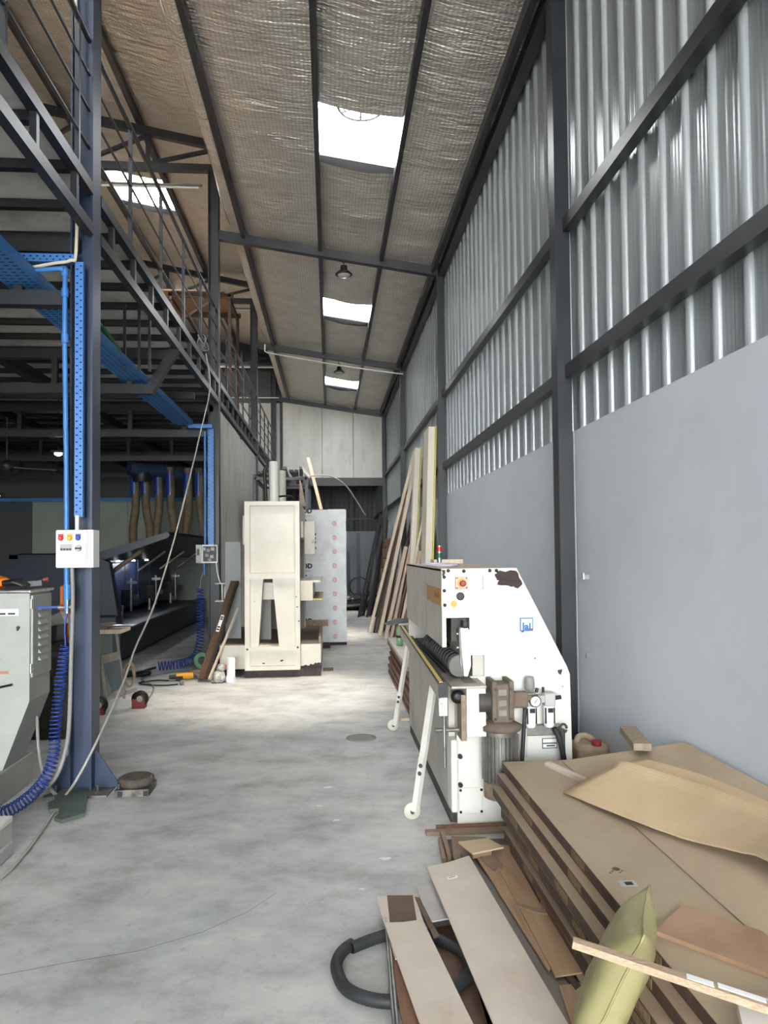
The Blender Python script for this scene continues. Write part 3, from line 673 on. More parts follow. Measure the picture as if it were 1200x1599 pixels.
# under-mezzanine lamps and fan
LAMPW = bpy.data.materials.new('lit_lamp_tube'); LAMPW.use_nodes = True
N, L, p = nodes(LAMPW); p.inputs['Emission Color'].default_value = (1, .97, .92, 1); p.inputs['Emission Strength'].default_value = 6.0
for i, (x, y, z) in enumerate(((-4.25, 11.5, 3.2), (-4.55, 17.2, 3.22), (-7.2, 16.0, 2.9))):
    t = thing('work_lamp', ('lit lamp under the mezzanine left of the first column', 'lit lamp over the partition wall', 'small lit lamp at the dark doorway')[i], 'lamp', (x, y, z))
    MB().box(x-.12, x+.12, y-.04, y+.04, z, z+.05, bv=.01).build('housing', BLACK, t); MB().lathe([(.06, 0), (.055, .03), (.02, .05)], (x, y, z), 14, (0, 0, -1)).build('bulb', LAMPW, t)
    MB().cyl((x, y, z+.05), (x, y, 4.13), .008, 6).build('stem', BLACK, t)
fn = thing('ceiling_fan', 'black ceiling fan hanging under the mezzanine', 'fan', (-4.9, 11.2, 2.95))
MB().cyl((-4.9, 11.2, 3.0), (-4.9, 11.2, 3.7), .015, 8).build('down_rod', BLACKST, fn)
MB().lathe([(.03, .12), (.10, .08), (.11, 0), (.07, -.05)][::-1], (-4.9, 11.2, 2.93), 18).build('motor', BLACKST, fn)
for k in range(3):
    a = .2+k*2*PI/3; c_, s_ = math.cos(a), math.sin(a)
    MB().bar((-4.9+.1*c_, 11.2+.1*s_, 2.93), (-4.9+.7*c_, 11.2+.7*s_, 2.90), .13, .012).build('blade', BLACKST, fn)
# high-bay lamps over the aisle
for i, (x, y, z) in enumerate(((.24, 10.42, 5.70), (.246, 16.02, 5.66))):
    t = thing('high_bay_lamp', ('nearer dark dome lamp hanging below the aisle roof', 'farther dark dome lamp hanging below the aisle roof')[i], 'lamp', (x, y, z), group='aisle dome lamps')
    MB().lathe([(.118, 0), (.128, .006), (.118, .022), (.085, .05), (.058, .068), (.05, .09), (.048, .135), (.02, .145)], (x, y, z), 24).build('dome', BLACKST, t)
    MB().lathe([(.095, 0), (.08, -.02), (.03, -.03)], (x, y, z), 20).build('lens', mat('lamp_lens%d' % i, (170, 170, 165), 0.25), t)
    MB().cyl((x, y, z+.145), (x, y, zr(x)-.18), .006, 6).tube([(x+.02*math.cos(a), y, z+.20+.02*math.sin(a)) for a in [k*.5 for k in range(13)]], .004, 5).build('hook', IRON, t)

# ------------------------------------------------------------------ edge banding machine
eb = thing('edge_banding_machine', 'white chipped edge banding machine with hood and support rail', 'machine', (1.05, 5.0, 0))
FY = 4.15
poly = [(.657, 1.495), (1.106, 1.495), (1.402, .909), (1.42, .86), (1.43, .0), (.735, .0), (.735, .52), (.82, .52), (.82, .86), (.905, .86), (.905, .985), (.82, .985), (.82, 1.206), (.681, 1.206), (.681, 1.035), (.657, 1.035)]
ep = MB().prism([(x, FY, z) for x, z in poly], (0, .028, 0)).build('end_plate', WHITEP, eb)
MB().box(.657, .668, FY+.028, 6.05, 1.035, 1.49).build('hood_side', WHITEP2, eb)
MB().box(.657, 1.10, FY+.028, 6.05, 1.48, 1.494).build('hood_top', mat('dust_covered_hood', (186, 170, 148), .8, col2=(170, 154, 134), sc=5), eb)
MB().prism([(.84, FY+.03, 1.478), (1.095, FY+.03, 1.478), (1.39, FY+.03, .90), (1.41, FY+.03, .02), (.84, FY+.03, .02)], (0, 1.86, 0)).build('hood_body', WHITEP2, eb)
MB().box(.668, .84, 6.03, 6.05, .86, 1.48).build('hood_end', WHITEP2, eb)
MB().box(.668, .84, FY+.03, 6.02, 1.22, 1.478).build('hood_underside', BLACK, eb)
strp = MB().box(.653, .657, FY+.01, FY+.62, 1.275, 1.375).build('brand_stripe', mat('tan_label_strip', (176, 132, 80), .6), eb)
MB().box(.651, .653, FY+.08, FY+.26, 1.315, 1.345).build('faded_print', mat('faded_tan_print', (150, 108, 66), .7), strp)
# slot mechanism
MB().box(.72, .84, FY+.06, 5.9, 1.06, 1.22).build('pressure_beam', IRON, eb)
MB().prism([(.755, 4.10, 1.15), (.80, 4.10, 1.15), (.815, 4.10, 1.13), (.815, 4.10, .93), (.795, 4.10, .87), (.775, 4.10, .87), (.765, 4.10, .98)], (0, .05, 0)).build('pressure_arm', WHITEP, eb)
MB().prism([(.752, 4.12, 1.14), (.762, 4.12, 1.14), (.770, 4.12, .96), (.762, 4.12, .90), (.755, 4.12, .95)], (0, .35, 0)).build('arm_side', ALU, eb)
for z in (1.11, 1.03, .95): MB().cyl((.742, 4.16, z), (.754, 4.16, z), .010, 10).build('bolt_head', CHROME, eb)
MB().box(.765, .80, 4.08, 4.14, 1.15, 1.20, bv=.01).build('black_stop_block', BLACK, eb)
w0 = None
for i in range(14):
    w = MB().lathe([(.03, 0), (.062, .006), (.066, .015), (.066, .038), (.062, .047), (.03, .052)], (.755, 4.13+.085*i, .925), 20, (0, 1, 0), False).build('pressure_roller', RUBBER if i else mat('grey_rubber_roller', (104, 103, 98), .7), eb)
MB().box(.83, .90, 4.30, 4.34, .86, .985).build('slot_backing', RUST, eb)
# table
MB().box(.665, .862, 3.90, 4.34, .838, .852, bv=.003).build('feed_table', mat('dusty_steel_table', (160, 156, 148), .45, .4, col2=(140, 134, 126), sc=7), eb)
MB().box(.755, .825, 3.99, 4.34, .8525, .8535).build('table_grille', BLACK, eb)
for i in range(6): MB().box(.757, .823, 4.0+.05*i, 4.008+.05*i, .8535, .855).build('grille_bar', ALU, eb)
MB().box(.70, .83, 4.34, 6.3, .80, .85).build('chain_bed', mat('dusty_dark_bed', (112, 104, 96), .6), eb)
MB().box(.725, .80, 4.345, 6.3, .851, .862).build('feed_chain', BLACK, eb)
MB().box(.665, .715, 4.34, 6.3, .835, .85).build('bed_edge', ALU, eb)
# support rail on slanted legs
RA, RB_ = Vector((.612, 3.88, .828)), Vector((.705, 7.05, .828))
MB().bar(RA, RB_, .045, .085).build('support_rail', WHITEP2, eb)
MB().bar(RA+Vector((0, 0, .047)), RB_+Vector((0, 0, .047)), .05, .010).build('rail_cap', BLACK, eb)
tp = MB().bar(RA+Vector((-.008, 0, .0535)), RB_+Vector((-.008, 0, .0535)), .018, .003).build('measuring_tape', mat('yellow_tape_scale', (214, 188, 96), .6), eb)
tk = MB()
for i in range(60):
    q = RA.lerp(RB_, (i+.5)/60)+Vector((-.008, 0, .0555)); tk.box(q.x-.007, q.x+(.003 if i % 5 else .007), q.y-.003, q.y+.003, q.z-.0003, q.z+.0003)
tk.build('scale_marks', BLACK, tp)['kind'] = 'stuff'
MB().box(.588, .636, 3.866, 3.88, .80, .875).build('rail_end_cap', BLACK, eb)
MB().box(.588, .636, 3.86, 3.90, .70, .80, bv=.004).build('rail_end_bracket', mat('rust_flecked_white', (208, 204, 194), .6, col2=(120, 84, 56), sc=26, thr=(.6, .68)), eb)
MB().cyl((.618, 3.875, .70), (.620, 3.875, .42), .009, 8).build('drop_rod', CHROME, eb)
for (a, b_) in (((.640, 4.40, .785), (.500, 4.25, .07)), ((.685, 6.25, .785), (.574, 6.35, .07))):
    a, b_ = Vector(a), Vector(b_); c_ = a.lerp(b_, .55)
    l_ = MB().bar(a, b_, .040, .028).build('leg', WHITEP, eb)
    MB().bar(a.lerp(b_, .60)+Vector((-.012, -.016, 0)), b_+Vector((-.012, -.016, -.015)), .034, .014).build('leg_slider', WHITEP, l_)
    for f in (.66, .72): q = a.lerp(b_, f)+Vector((-.012, -.022, 0)); MB().cyl(q, q+Vector((0, -.014, 0)), .012, 8).build('leg_bolt', IRON, l_)
    q = b_+Vector((-.02, .0, -.02))
    MB().lathe([(.012, 0), (.046, .002), (.05, .006), (.05, .026), (.046, .03), (.012, .032)], (q.x, q.y+.006, .05), 24, (0, 1, 0)).build('wheel', mat('yellowed_white_wheel', (198, 192, 178), .5), l_)
    MB().cyl((q.x, q.y-.012, .05), (q.x, q.y+.01, .05), .012, 8).build('wheel_bolt', IRON, l_)
# lower cabinet
MB().box(.70, .84, 4.24, 6.35, .06, .80, bv=.012).build('lower_side_panel', WHITEP2, eb)
MB().box(.695, .737, 4.12, 4.26, .08, .50, bv=.012).build('lower_corner_door', WHITEP, eb)
MB().box(.695, .735, 4.20, 4.28, .50, .80, bv=.004).build('corner_post', WHITEP2, eb)
MB().box(.70, 1.43, 4.2, 6.3, .0, .06).build('plinth', IRON, eb)
cv = MB().box(.742, .885, 4.142, 4.15, .065, .215, bv=.003).build('inspection_cover', WHITEP, eb)
for x in (.752, .875):
    for z in (.078, .203): MB().cyl((x, 4.136, z), (x, 4.142, z), .008, 8).build('cover_bolt', BLACK, cv)
for x, z in ((.752, .40), (.752, .235), (.762, 1.0)):
    if z < .9: MB().cyl((x, 4.13, z), (x, 4.15, z), .014, 8).build('black_plug', BLACK, eb)
MB().box(.765, .875, 3.985, 4.15, .55, .832, bv=.003).build('table_bracket', WHITEP, eb)
MB().box(.74, .77, 4.02, 4.15, .52, .78).build('bracket_web', GREYW, eb)
MB().cyl((.60, 4.10, .565), (.86, 4.10, .565), .012, 10).build('tie_rod', ALU, eb)
MB().lathe([(.012, 0), (.036, .004), (.040, .014), (.036, .030), (.012, .034)], (.725, 4.06, .765), 14, (0, -1, 0)).build('hand_knob', BLACK, eb)
# motor + gearbox
gx, gy = .965, 4.03
gb = MB().box(gx-.055, gx+.055, gy-.07, gy+.07, .63, .845, bv=.008).build('gearbox', DUSTBR, eb)
for x in (gx-.062, gx+.035): MB().box(x, x+.028, gy-.085, gy+.085, .645, .865, bv=.005).build('gearbox_flange', DUSTBR, gb)
MB().cyl((gx-.13, gy, .74), (gx-.06, gy, .74), .07, 18).build('input_boss', IRON, gb)
MB().box(gx+.06, gx+.16, gy-.03, gy+.03, .70, .79, bv=.01).cyl((gx+.16, gy, .75), (gx+.22, gy, .75), .022, 12).build('output_shaft', DUSTBR, gb)
for x in (gx-.045, gx+.045):
    for z in (.655, .82): MB().cyl((x, gy-.092, z), (x, gy-.083, z), .008, 6).build('gear_bolt', IRON, gb)
for k, z in enumerate((.80, .74, .685)): MB().box(gx-.022, gx+.022, gy-.073, gy-.07, z-.016, z+.016).build('rating_plate', ALU, gb)
MB().lathe([(.095, 0), (.118, .006), (.120, .03), (.085, .05), (.06, .06)], (gx, gy, .575), 28).build('motor_flange', DUSTBR, eb)
mo = MB().cyl((gx, gy, .27), (gx, gy, .575), .088, 26).build('motor', ALU, eb)
for i in range(26):
    a = 2*PI*i/26; ca, sa = math.cos(a), math.sin(a)
    MB().bar((gx+.096*ca, gy+.096*sa, .30), (gx+.096*ca, gy+.096*sa, .55), .007, .022, up=(ca, sa, 0)).build('cooling_fin', ALU, mo)
MB().lathe([(.07, 0), (.095, .01), (.098, .06), (.098, .10)], (gx, gy, .19), 26).build('fan_cowl', GREYW, mo)
# air service unit
au = thing('air_service_unit', 'twin white air filter regulator with round gauge on the machine', 'air regulator', (1.22, 4.08, .5))
MB().box(1.09, 1.35, 4.10, 4.149, .515, .575, bv=.006).build('bracket', ALU, au)
for x in (1.155, 1.262):
    MB().box(x-.032, x+.032, 4.03, 4.10, .70, .775, bv=.008).build('valve_body', CONCGRY, au)
    bw = MB().lathe([(.022, 0), (.030, .01), (.033, .05), (.033, .125)], (x, 4.065, .575), 18).build('filter_bowl', WHITEPL, au)
    for a in (-2.4, -.75): MB().box(x+.034*math.cos(a)-.004, x+.034*math.cos(a)+.004, 4.065+.034*math.sin(a)-.003, 4.065+.034*math.sin(a)+.003, .60, .69).build('bowl_slot', BLACK, bw)
    MB().box(x-.015, x+.015, 4.026, 4.031, .665, .69).build('print_label', BLACK, bw)
MB().lathe([(.024, 0), (.030, .01), (.030, .05), (.026, .075)], (1.15, 4.065, .79), 16).build('regulator_knob', GREYPL, au)
MB().box(1.185, 1.232, 4.04, 4.09, .72, .76).build('joint_block', CONCGRY, au)
g = MB().lathe([(.030, 0), (.034, .006), (.034, .02)], (1.168, 4.03, .735), 24, (0, -1, 0)).build('gauge_rim', BLACK, au)
MB().lathe([(.028, 0), (.028, .0015)], (1.168, 4.0097, .735), 24, (0, -1, 0)).build('gauge_dial', WHITEPL, g)
MB().bar((1.160, 4.006, .725), (1.180, 4.006, .750), .003, .002, up=(0, 1, 0)).build('gauge_needle', BLACK, g)
MB().cyl((1.295, 4.065, .74), (1.335, 4.065, .745), .012, 10).cyl((1.23, 4.065, .775), (1.23, 4.065, .805), .008, 8).cyl((1.19, 4.065, .775), (1.195, 4.065, .80), .010, 8).build('port_fitting', BLACK, au)
MB().tube(spline([(1.29, 4.05, .57), (1.32, 4.05, .50), (1.345, 4.06, .38), (1.35, 4.07, .22), (1.36, 4.09, .02)], 8), .016, 10).build('outlet_hose', RUBBER, au)
MB().tube(spline([(1.125, 4.06, .74), (1.11, 4.04, .62), (1.095, 4.03, .45), (1.09, 4.05, .30), (1.10, 4.08, .1)], 8), .011, 10).build('inlet_hose', RUBBER, au)
MB().tube([(1.345+.02*math.cos(a), 4.06, .565+.025*math.sin(a)) for a in [k*.6 for k in range(11)]], .007, 6).cyl((1.34, 4.06, .56), (1.345, 4.07, .40), .014, 8).build('coupling_loop', IRON, au)
MB().box(1.075, 1.135, 4.08, 4.149, .40, .565, bv=.004).build('cable_trunk', WHITEP2, au)
# fixtures on the end plate
es = thing('emergency_stop', 'square tan emergency stop with dark red mushroom button', 'emergency stop', (.771, FY, 1.41))
MB().box(.735, .807, FY-.03, FY-.001, 1.376, 1.447, bv=.004).build('housing', mat('aged_tan_plastic', (196, 172, 138), .5), es)
MB().lathe([(.026, 0), (.026, .004)], (.771, FY-.03, 1.411), 22, (0, -1, 0)).build('ring', mat('ochre_ring', (196, 140, 60), .5), es)
MB().lathe([(.010, 0), (.010, .012), (.018, .016), (.018, .026), (.012, .032)], (.773, FY-.034, 1.410), 20, (0, -1, 0)).build('push_button', mat('dark_red_button', (134, 44, 44), .45), es)
for x in (.743, .799):
    for z in (1.384, 1.439): MB().cyl((x, FY-.033, z), (x, FY-.029, z), .004, 8).build('screw', BLACK, es)
sw = thing('isolator_switch', 'white rotary isolator handle on the machine end plate', 'switch', (.907, FY, 1.43))
MB().box(.877, .935, FY-.008, FY-.001, 1.36, 1.492, bv=.004).build('plate', WHITEP, sw)
MB().box(.898, .920, FY-.045, FY-.008, 1.37, 1.455, bv=.007).build('handle', WHITEPL, sw)
det = [(.697, 1.487), (.79, 1.484), (.672, 1.45), (.672, 1.37), (.674, 1.285), (.945, 1.485), (.985, 1.485)]
for x, z in det: MB().lathe([(.011, 0), (.010, .006), (.004, .008)], (x, FY, z-.004), 10, (0, -1, 0)).build('plate_bolt', BLACK, eb)
MB().lathe([(.024, 0), (.024, .003), (.018, .004)], (.767, FY, 1.332), 22, (0, -1, 0)).build('cable_hole', BLACK, eb)
MB().add([(.727+.019*math.cos(a)*(1+.15*math.sin(3*a)), FY-.0008, 1.286+.021*math.sin(a)) for a in [2*PI*i/22 for i in range(22)]], [tuple(range(22))]).build('glue_spot', mat('amber_glue', (206, 150, 52), .4), eb)
def chip(pts, m=RUST, y=FY-.0009, n=4, j=.006):
    rr = random.Random(len(pts)*7+int(pts[0][0]*1000)); out = []
    for (a, b_) in zip(pts, pts[1:]+pts[:1]):
        for k in range(n):
            t_ = k/n; out.append((a[0]+(b_[0]-a[0])*t_+rr.uniform(-j, j), y, a[1]+(b_[1]-a[1])*t_+rr.uniform(-j, j)))
    return MB().add(out, [tuple(range(len(out)))]).build('paint_chip', m, eb)
chip([(.985, 1.478), (1.10, 1.478), (1.145, 1.40), (1.11, 1.378), (1.06, 1.385), (.985, 1.397), (.998, 1.42), (.972, 1.44)])
chip([(.660, 1.49), (.682, 1.488), (.678, 1.465), (.668, 1.45), (.660, 1.458)], n=3, j=.003)
chip([(1.345, .885), (1.372, .893), (1.370, .858), (1.352, .864)], n=3, j=.003)
chip([(1.205, .955), (1.213, .955), (1.213, .963), (1.205, .963)], BLACK, n=2, j=.001)
chip([(1.372, .785), (1.378, .785), (1.378, .792), (1.372, .792)], RUST, n=2, j=.001)
sg = thing('maker_plaque', 'small square plaque with blue lettering on the white machine', 'plaque', (1.16, FY, 1.16))
MB().box(1.121, 1.200, FY-.006, FY-.001, 1.121, 1.200).build('blue_border', mat('plaque_blue', (44, 100, 158), .4), sg)
MB().box(1.127, 1.194, FY-.0075, FY-.006, 1.127, 1.194).build('white_field', WHITEPL, sg)
letters('lettering', 'Jai', .060, bpy.data.materials['plaque_blue'], sg, (1.160, FY-.009, 1.147), (1, 0, 0), (0, 0, 1), .0012, bold=.0026)
MB().box(1.184, 1.195, FY-.0082, FY-.0072, 1.126, 1.137).build('red_corner', RED, sg)
rp = thing('rating_label', 'small white label with black border beside the outlet hose', 'label', (1.29, FY, .46))
MB().box(1.245, 1.335, FY-.003, FY-.001, .428, .488).build('border', BLACK, rp)
for z in (.433, .462): MB().box(1.249, 1.331, FY-.0042, FY-.003, z, z+.022).build('field', WHITEPL, rp)
MB().box(1.27, 1.32, FY-.005, FY-.0042, .440, .448).build('print', BLACK, rp)
# things on the hood
t = thing('signal_lamp', 'red and green stack light standing on the hood', 'signal lamp', (.87, 5.6, 1.495))
MB().cyl((.87, 5.6, 1.494), (.87, 5.6, 1.545), .018, 14).build('base', CHROME, t)
for z0, z1, mm in ((1.545, 1.585, GREEN), (1.585, 1.595, CHROME), (1.595, 1.635, RED), (1.635, 1.642, CHROME)): MB().cyl((.87, 5.6, z0), (.87, 5.6, z1), .022, 14).build('lens' if mm in (GREEN, RED) else 'collar', mm, t)
tag(MB().tube([(.785+.115*math.cos(a), 5.05+.33*math.sin(a), 1.503) for a in [2*PI*i/40 for i in range(40)]], .009, 6, closed=True).build('edging_coil', mat('lilac_tape', (206, 200, 220), .5), loc=(.785, 5.05, 1.495)), 'flat lilac coil of edging tape lying on the hood', 'tape coil')
tag(MB().box(.84, 1.08, 5.7, 5.9, 1.495, 1.53, bv=.003).build('board_offcut', PINE, loc=(.96, 5.8, 1.495)), 'tan board offcut lying behind the stack light', 'offcut')
t = thing('glove', 'pair of grey work gloves draped over the far rail end', 'gloves', (.69, 6.9, .89))
GLV = mat('grey_glove_knit', (98, 100, 102), .8, col2=(74, 76, 78), sc=20)
for k in range(4):
    MB().tube(spline([(.76, 6.9+.03*k, .915), (.69, 6.86+.03*k, .915+.006*k), (.62, 6.84+.03*k, .905+.008*k), (.58-.02*k, 6.85+.03*k, .89)], 5), [.012]*10+[.011, .010, .009, .008, .007, .005], 8).build('finger', GLV, t)
MB().box(.66, .80, 6.82, 7.02, .885, .905, bv=.01).build('palm', WHITEP2, t)

# stack of boards behind the machine
grp = 'boards stacked behind the edge banding machine'
z = .0
for i in range(11):
    th = .040; dx = random.uniform(-.02, .03)
    o = MB().box(.765+dx, 1.35+dx, 6.92+random.uniform(-.03, .03), 9.42+random.uniform(-.08, .06), 0, th-.002).build('stacked_board', (WALNUT, WALNUT, REDBR)[i % 3] if i < 10 else LAMIN2, local=True)
    o.location = (0, 0, z); z += th+(.012 if i in (2, 6) else .001)
    if i in (2, 6):
        for y in (7.3, 8.9): pass
    tag(o, 'brown veneered board, %s from the floor in the stack behind the machine' % ('lowest', 'second', 'third', 'fourth', 'fifth', 'sixth', 'seventh', 'eighth', 'ninth', 'tenth')[i] if i < 10 else 'grey topmost board of the low stack under the bottle', 'board', grp)
    z = round(z, 4)
STACKZ = z
t = thing('bottle', 'green plastic bottle standing on the low board stack', 'bottle', (.83, 8.5, STACKZ))
BOT = bpy.data.materials.new('green_bottle_plastic'); BOT.use_nodes = True
N, L, p = nodes(BOT); p.inputs['Base Color'].default_value = lin(150, 200, 150); p.inputs['Transmission Weight'].default_value = .5; p.inputs['Roughness'].default_value = .12
MB().lathe([(.038, 0), (.043, .01), (.043, .09), (.038, .11), (.043, .13), (.043, .17), (.034, .21), (.016, .245), (.014, .265)], (.83, 8.5, STACKZ), 18).build('body', BOT, t)
MB().cyl((.83, 8.5, STACKZ+.262), (.83, 8.5, STACKZ+.288), .018, 12).build('cap', BLACK, t)
MB().lathe([(.0395, .092), (.0445, .10), (.0445, .125)], (.83, 8.5, STACKZ), 18).build('label_band', BLACK, t)

# ------------------------------------------------------------------ cream press
pr = thing('hydraulic_press', 'cream hydraulic veneer press with trapezoid cut-out end frame', 'press', (-.72, 10.2, 0))
Y0 = 9.22
MB().box(-1.10, -.12, 9.27, 11.5, 0, .10).build('timber_base', DARKW, pr)
def end_frame(y, nm):
    f = MB()
    f.box(-1.085, -.385, y, y+.16, 1.262, 2.26)
    f.box(-1.085, -.385, y, y+.16, .10, .40)
    f.prism([(-1.085, y, .40), (-.915, y, .40), (-.855, y, 1.262), (-1.085, y, 1.262)], (0, .16, 0))
    f.prism([(-.655, y, .40), (-.385, y, .40), (-.385, y, 1.262), (-.735, y, 1.262)], (0, .16, 0))
    fo = f.build(nm, CREAM, pr)
    if y > 10: return fo
    e = .03
    for a in ((-1.085, -1.02, .10, 2.26), (-.445, -.385, .10, 2.26)): MB().box(a[0], a[1], y-e, y, a[2], a[3]).build('frame_strip', CREAM, fo)
    for z0, z1 in ((2.205, 2.26), (1.262, 1.335), (.34, .40), (.10, .15)): MB().box(-1.02, -.445, y-e, y, z0, z1).build('frame_strip', CREAM, fo)
    CREASE_SHADE = mat('crease_shade_paint', (166, 158, 140), .7)  # darker bars paint the faint shade along the recess creases
    for x0, x1, z0, z1 in ((-1.02, -1.014, 1.335, 2.205), (-.451, -.445, 1.335, 2.205), (-1.014, -.451, 2.199, 2.205), (-1.014, -.451, 1.335, 1.341), (-1.02, -1.015, .40, 1.262), (-.45, -.445, .40, 1.262), (-1.02, -.445, .335, .34), (-1.02, -.445, .15, .155)):
        MB().box(x0, x1, y-.008, y, z0, z1).build('crease_shade', CREASE_SHADE, fo)
    for x, z in ((-1.055, .37), (-.415, .385)): MB().cyl((x, y-e-.004, z), (x, y-e, z), .014, 12).build('frame_hole', BLACK, fo)
    return fo
end_frame(Y0, 'end_frame'); end_frame(11.2, 'end_frame')
MB().box(-1.06, -.41, Y0+.16, 11.2, 1.86, 2.24).build('top_beam', CREAM, pr)
MB().box(-.412, -.385, Y0+.16, 11.2, 1.80, 2.255).build('top_beam_flange', CREAM, pr)
MB().box(-.385, -.36, Y0+.5, 11.15, 1.80, 2.02).build('top_beam_lip', CREAM, pr)
INCOL = mat('grey_inner_paint', (136, 134, 128), .6)  # plain grey, darker than the cream frame
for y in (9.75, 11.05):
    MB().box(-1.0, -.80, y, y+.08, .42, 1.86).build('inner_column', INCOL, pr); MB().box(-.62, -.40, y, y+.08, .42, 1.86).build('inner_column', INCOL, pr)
bd_ = MB().box(-1.42, -.12, 9.32, 11.45, .10, .41, bv=.006).build('lower_bed', CREAM, pr)
MB().box(-1.42, -.12, 9.32, 11.45, .41, .425).build('bed_top', mat('dusty_bed_top', (112, 98, 86), .8), bd_)
MB().box(-.15, -.12, 9.33, 11.45, .425, .50).build('bed_lip', mat('brown_bed_lip', (140, 122, 104), .75), bd_)
MB().box(-1.3, -.03, 11.40, 11.43, .42, .52).build('bed_ledge', GREYW, bd_)
pl = MB().box(-1.02, -.225, Y0+.22, 11.1, .985, 1.205).build('moving_platen', CREAM, pr)
MB().box(-.225, -.12, Y0+.25, 11.1, 1.20, 1.225).build('platen_top_flange', CREAM, pl); MB().box(-.225, -.10, Y0+.25, 11.1, .965, .985).build('platen_bottom_flange', mat('worn_gold_edge', (170, 148, 96), .5), pl)
MB().box(-.44, -.225, Y0+.20, Y0+.225, .965, 1.225).build('platen_end_frame', CREAM, pl)
MB().box(-.42, -.245, Y0+.195, Y0+.20, .99, 1.20).build('platen_end_inset', mat('dull_cream_inset', (196, 190, 170), .6), pl)
MB().box(-.875, -.77, 10.2, 10.3, 1.225, 1.85).build('ram', CHROME, pr)
for (x, y, r, z) in ((-.745, 9.65, .064, 2.82), (-.70, 10.55, .064, 2.80)):
    MB().cyl((x, y, 2.24), (x, y, z), r, 22).cyl((x, y, z), (x, y, z+.008), r*.92, 22).build('cylinder', mat('cream_cylinder_paint%d' % int(y*10), (198, 196, 186), .45), pr)
MB().tube(spline([(-.68, 9.7, 2.36), (-.60, 9.75, 2.37), (-.50, 9.85, 2.36), (-.46, 9.9, 2.26)], 6), .014, 8).build('oil_line', BLACK, pr)
MB().tube(spline([(-.85, 9.68, 2.25), (-.86, 9.68, 2.5), (-.87, 9.68, 2.7), (-.83, 9.68, 2.78)], 6), .022, 8).build('oil_line', BLACK, pr)
MB().prism([(-.42, 10.1, 2.25), (-.33, 10.1, 2.25), (-.40, 10.1, 2.62), (-.42, 10.1, 2.62)], (0, .012, 0)).build('guard_plate', GREYW, pr)
MB().box(-.36, -.21, 10.3, 10.5, 1.57, 2.05, bv=.006).build('switch_cabinet', CREAM, pr)
for z in (1.86, 1.80, 1.74, 1.66): MB().cyl((-.21, 10.34, z), (-.195, 10.34, z), .016, 10).build('switch_knob', BLACK, pr)
MB().box(-1.15, -1.09, 9.5, 9.8, 1.7, 2.1, bv=.02).build('side_box', CREAM, pr)
chipp = [(-.60, .23), (-.56, .235), (-.55, .215), (-.58, .205)]
for k, (x, z, s) in enumerate(((-.62, .22, .02), (-.42, .9, .012), (-.85, .19, .014), (-.43, 1.03, .01), (-.96, .98, .008), (-.40, .72, .014))):
    MB().add([(x+s*math.cos(a)*(1+.4*math.sin(2*a+k)), Y0-.0315, z+s*.6*math.sin(a)) for a in [2*PI*i/10 for i in range(10)]], [tuple(range(10))]).build('paint_chip', RUST, pr)
rj = random.Random(3); jag = [(-.39, .115)]+[(-.39+.27*i/14, .125+.04*i/14+rj.uniform(-.012, .014)) for i in range(15)]+[(-.12, .10), (-.39, .10)]
MB().add([(x, 9.3185, z) for x, z in jag], [tuple(range(len(jag)))]).build('paint_chip', RUST, pr)
# side panel board + steel sections + leaning profiles left of the press
tag(MB().box(-1.43, -1.22, 9.9, 9.93, .43, 1.75).build('grey_board', mat('grey_melamine', (140, 142, 142), .6), loc=(-1.3, 9.9, .43)), 'grey board standing between column and press', 'board')
t = thing('beam_offcut', 'short cream H-beam offcut behind the leaning profiles', 'beam', (-1.5, 9.95, .95))
MB().box(-1.58, -1.33, 9.96, 10.12, 1.17, 1.185).build('flange', CREAM, t); MB().box(-1.58, -1.33, 9.96, 10.12, .93, .945).build('flange', CREAM, t); MB().box(-1.49, -1.475, 9.96, 10.12, .945, 1.17).build('web', CREAM, t); MB().box(-1.46, -1.36, 9.98, 10.02, .95, 1.14, bv=.02).build('plug_block', WHITEPL, t)
MB().box(-1.53, -1.38, 10.02, 10.1, .0, .93).build('support_post', STEEL, t)
for k, (a, b_, w_, mm, lb) in enumerate((((-1.60, 9.0, .04), (-1.28, 9.65, 1.22), .085, BROWNB, 'brown door-frame profile leaning left of the press, widest one'),
                                  ((-1.545, 9.0, .04), (-1.24, 9.66, 1.22), .05, DARKW, 'dark brown profile leaning beside the widest one'),
                                  ((-1.50, 8.98, .04), (-1.22, 9.60, .86), .02, PINE, 'thin pale strip leaning in front of the press'))):
    o = MB().bar(a, b_, w_, .03).build('leaning_profile', mm, loc=a); tag(o, lb, 'profile', 'profiles leaning left of the press')
    if k == 0:
        A, Bv = Vector(a), Vector(b_); q = A.lerp(Bv, .45)
        d_ = (Bv-A).normalized(); MB().bar(A.lerp(Bv, .46)+Vector((.01, -.030, .012)), A.lerp(Bv, .63)+Vector((.01, -.030, .012)), .040, .003, up=(0, -1, .5)).build('price_label', WHITEPL, o)
        for f in (.475, .50, .58, .60): MB().bar(A.lerp(Bv, f)+Vector((.01, -.034, .013)), A.lerp(Bv, f+.015)+Vector((.01, -.034, .013)), .03, .003, up=(0, -1, .5)).build('label_print', BLACK, o)
t = thing('plastic_bag', 'crumpled clear plastic bag at the press foot', 'bag', (-1.37, 8.98, 0))
BAG = mat('dirty_clear_plastic', (196, 194, 188), .35, col2=(120, 116, 108), sc=22)
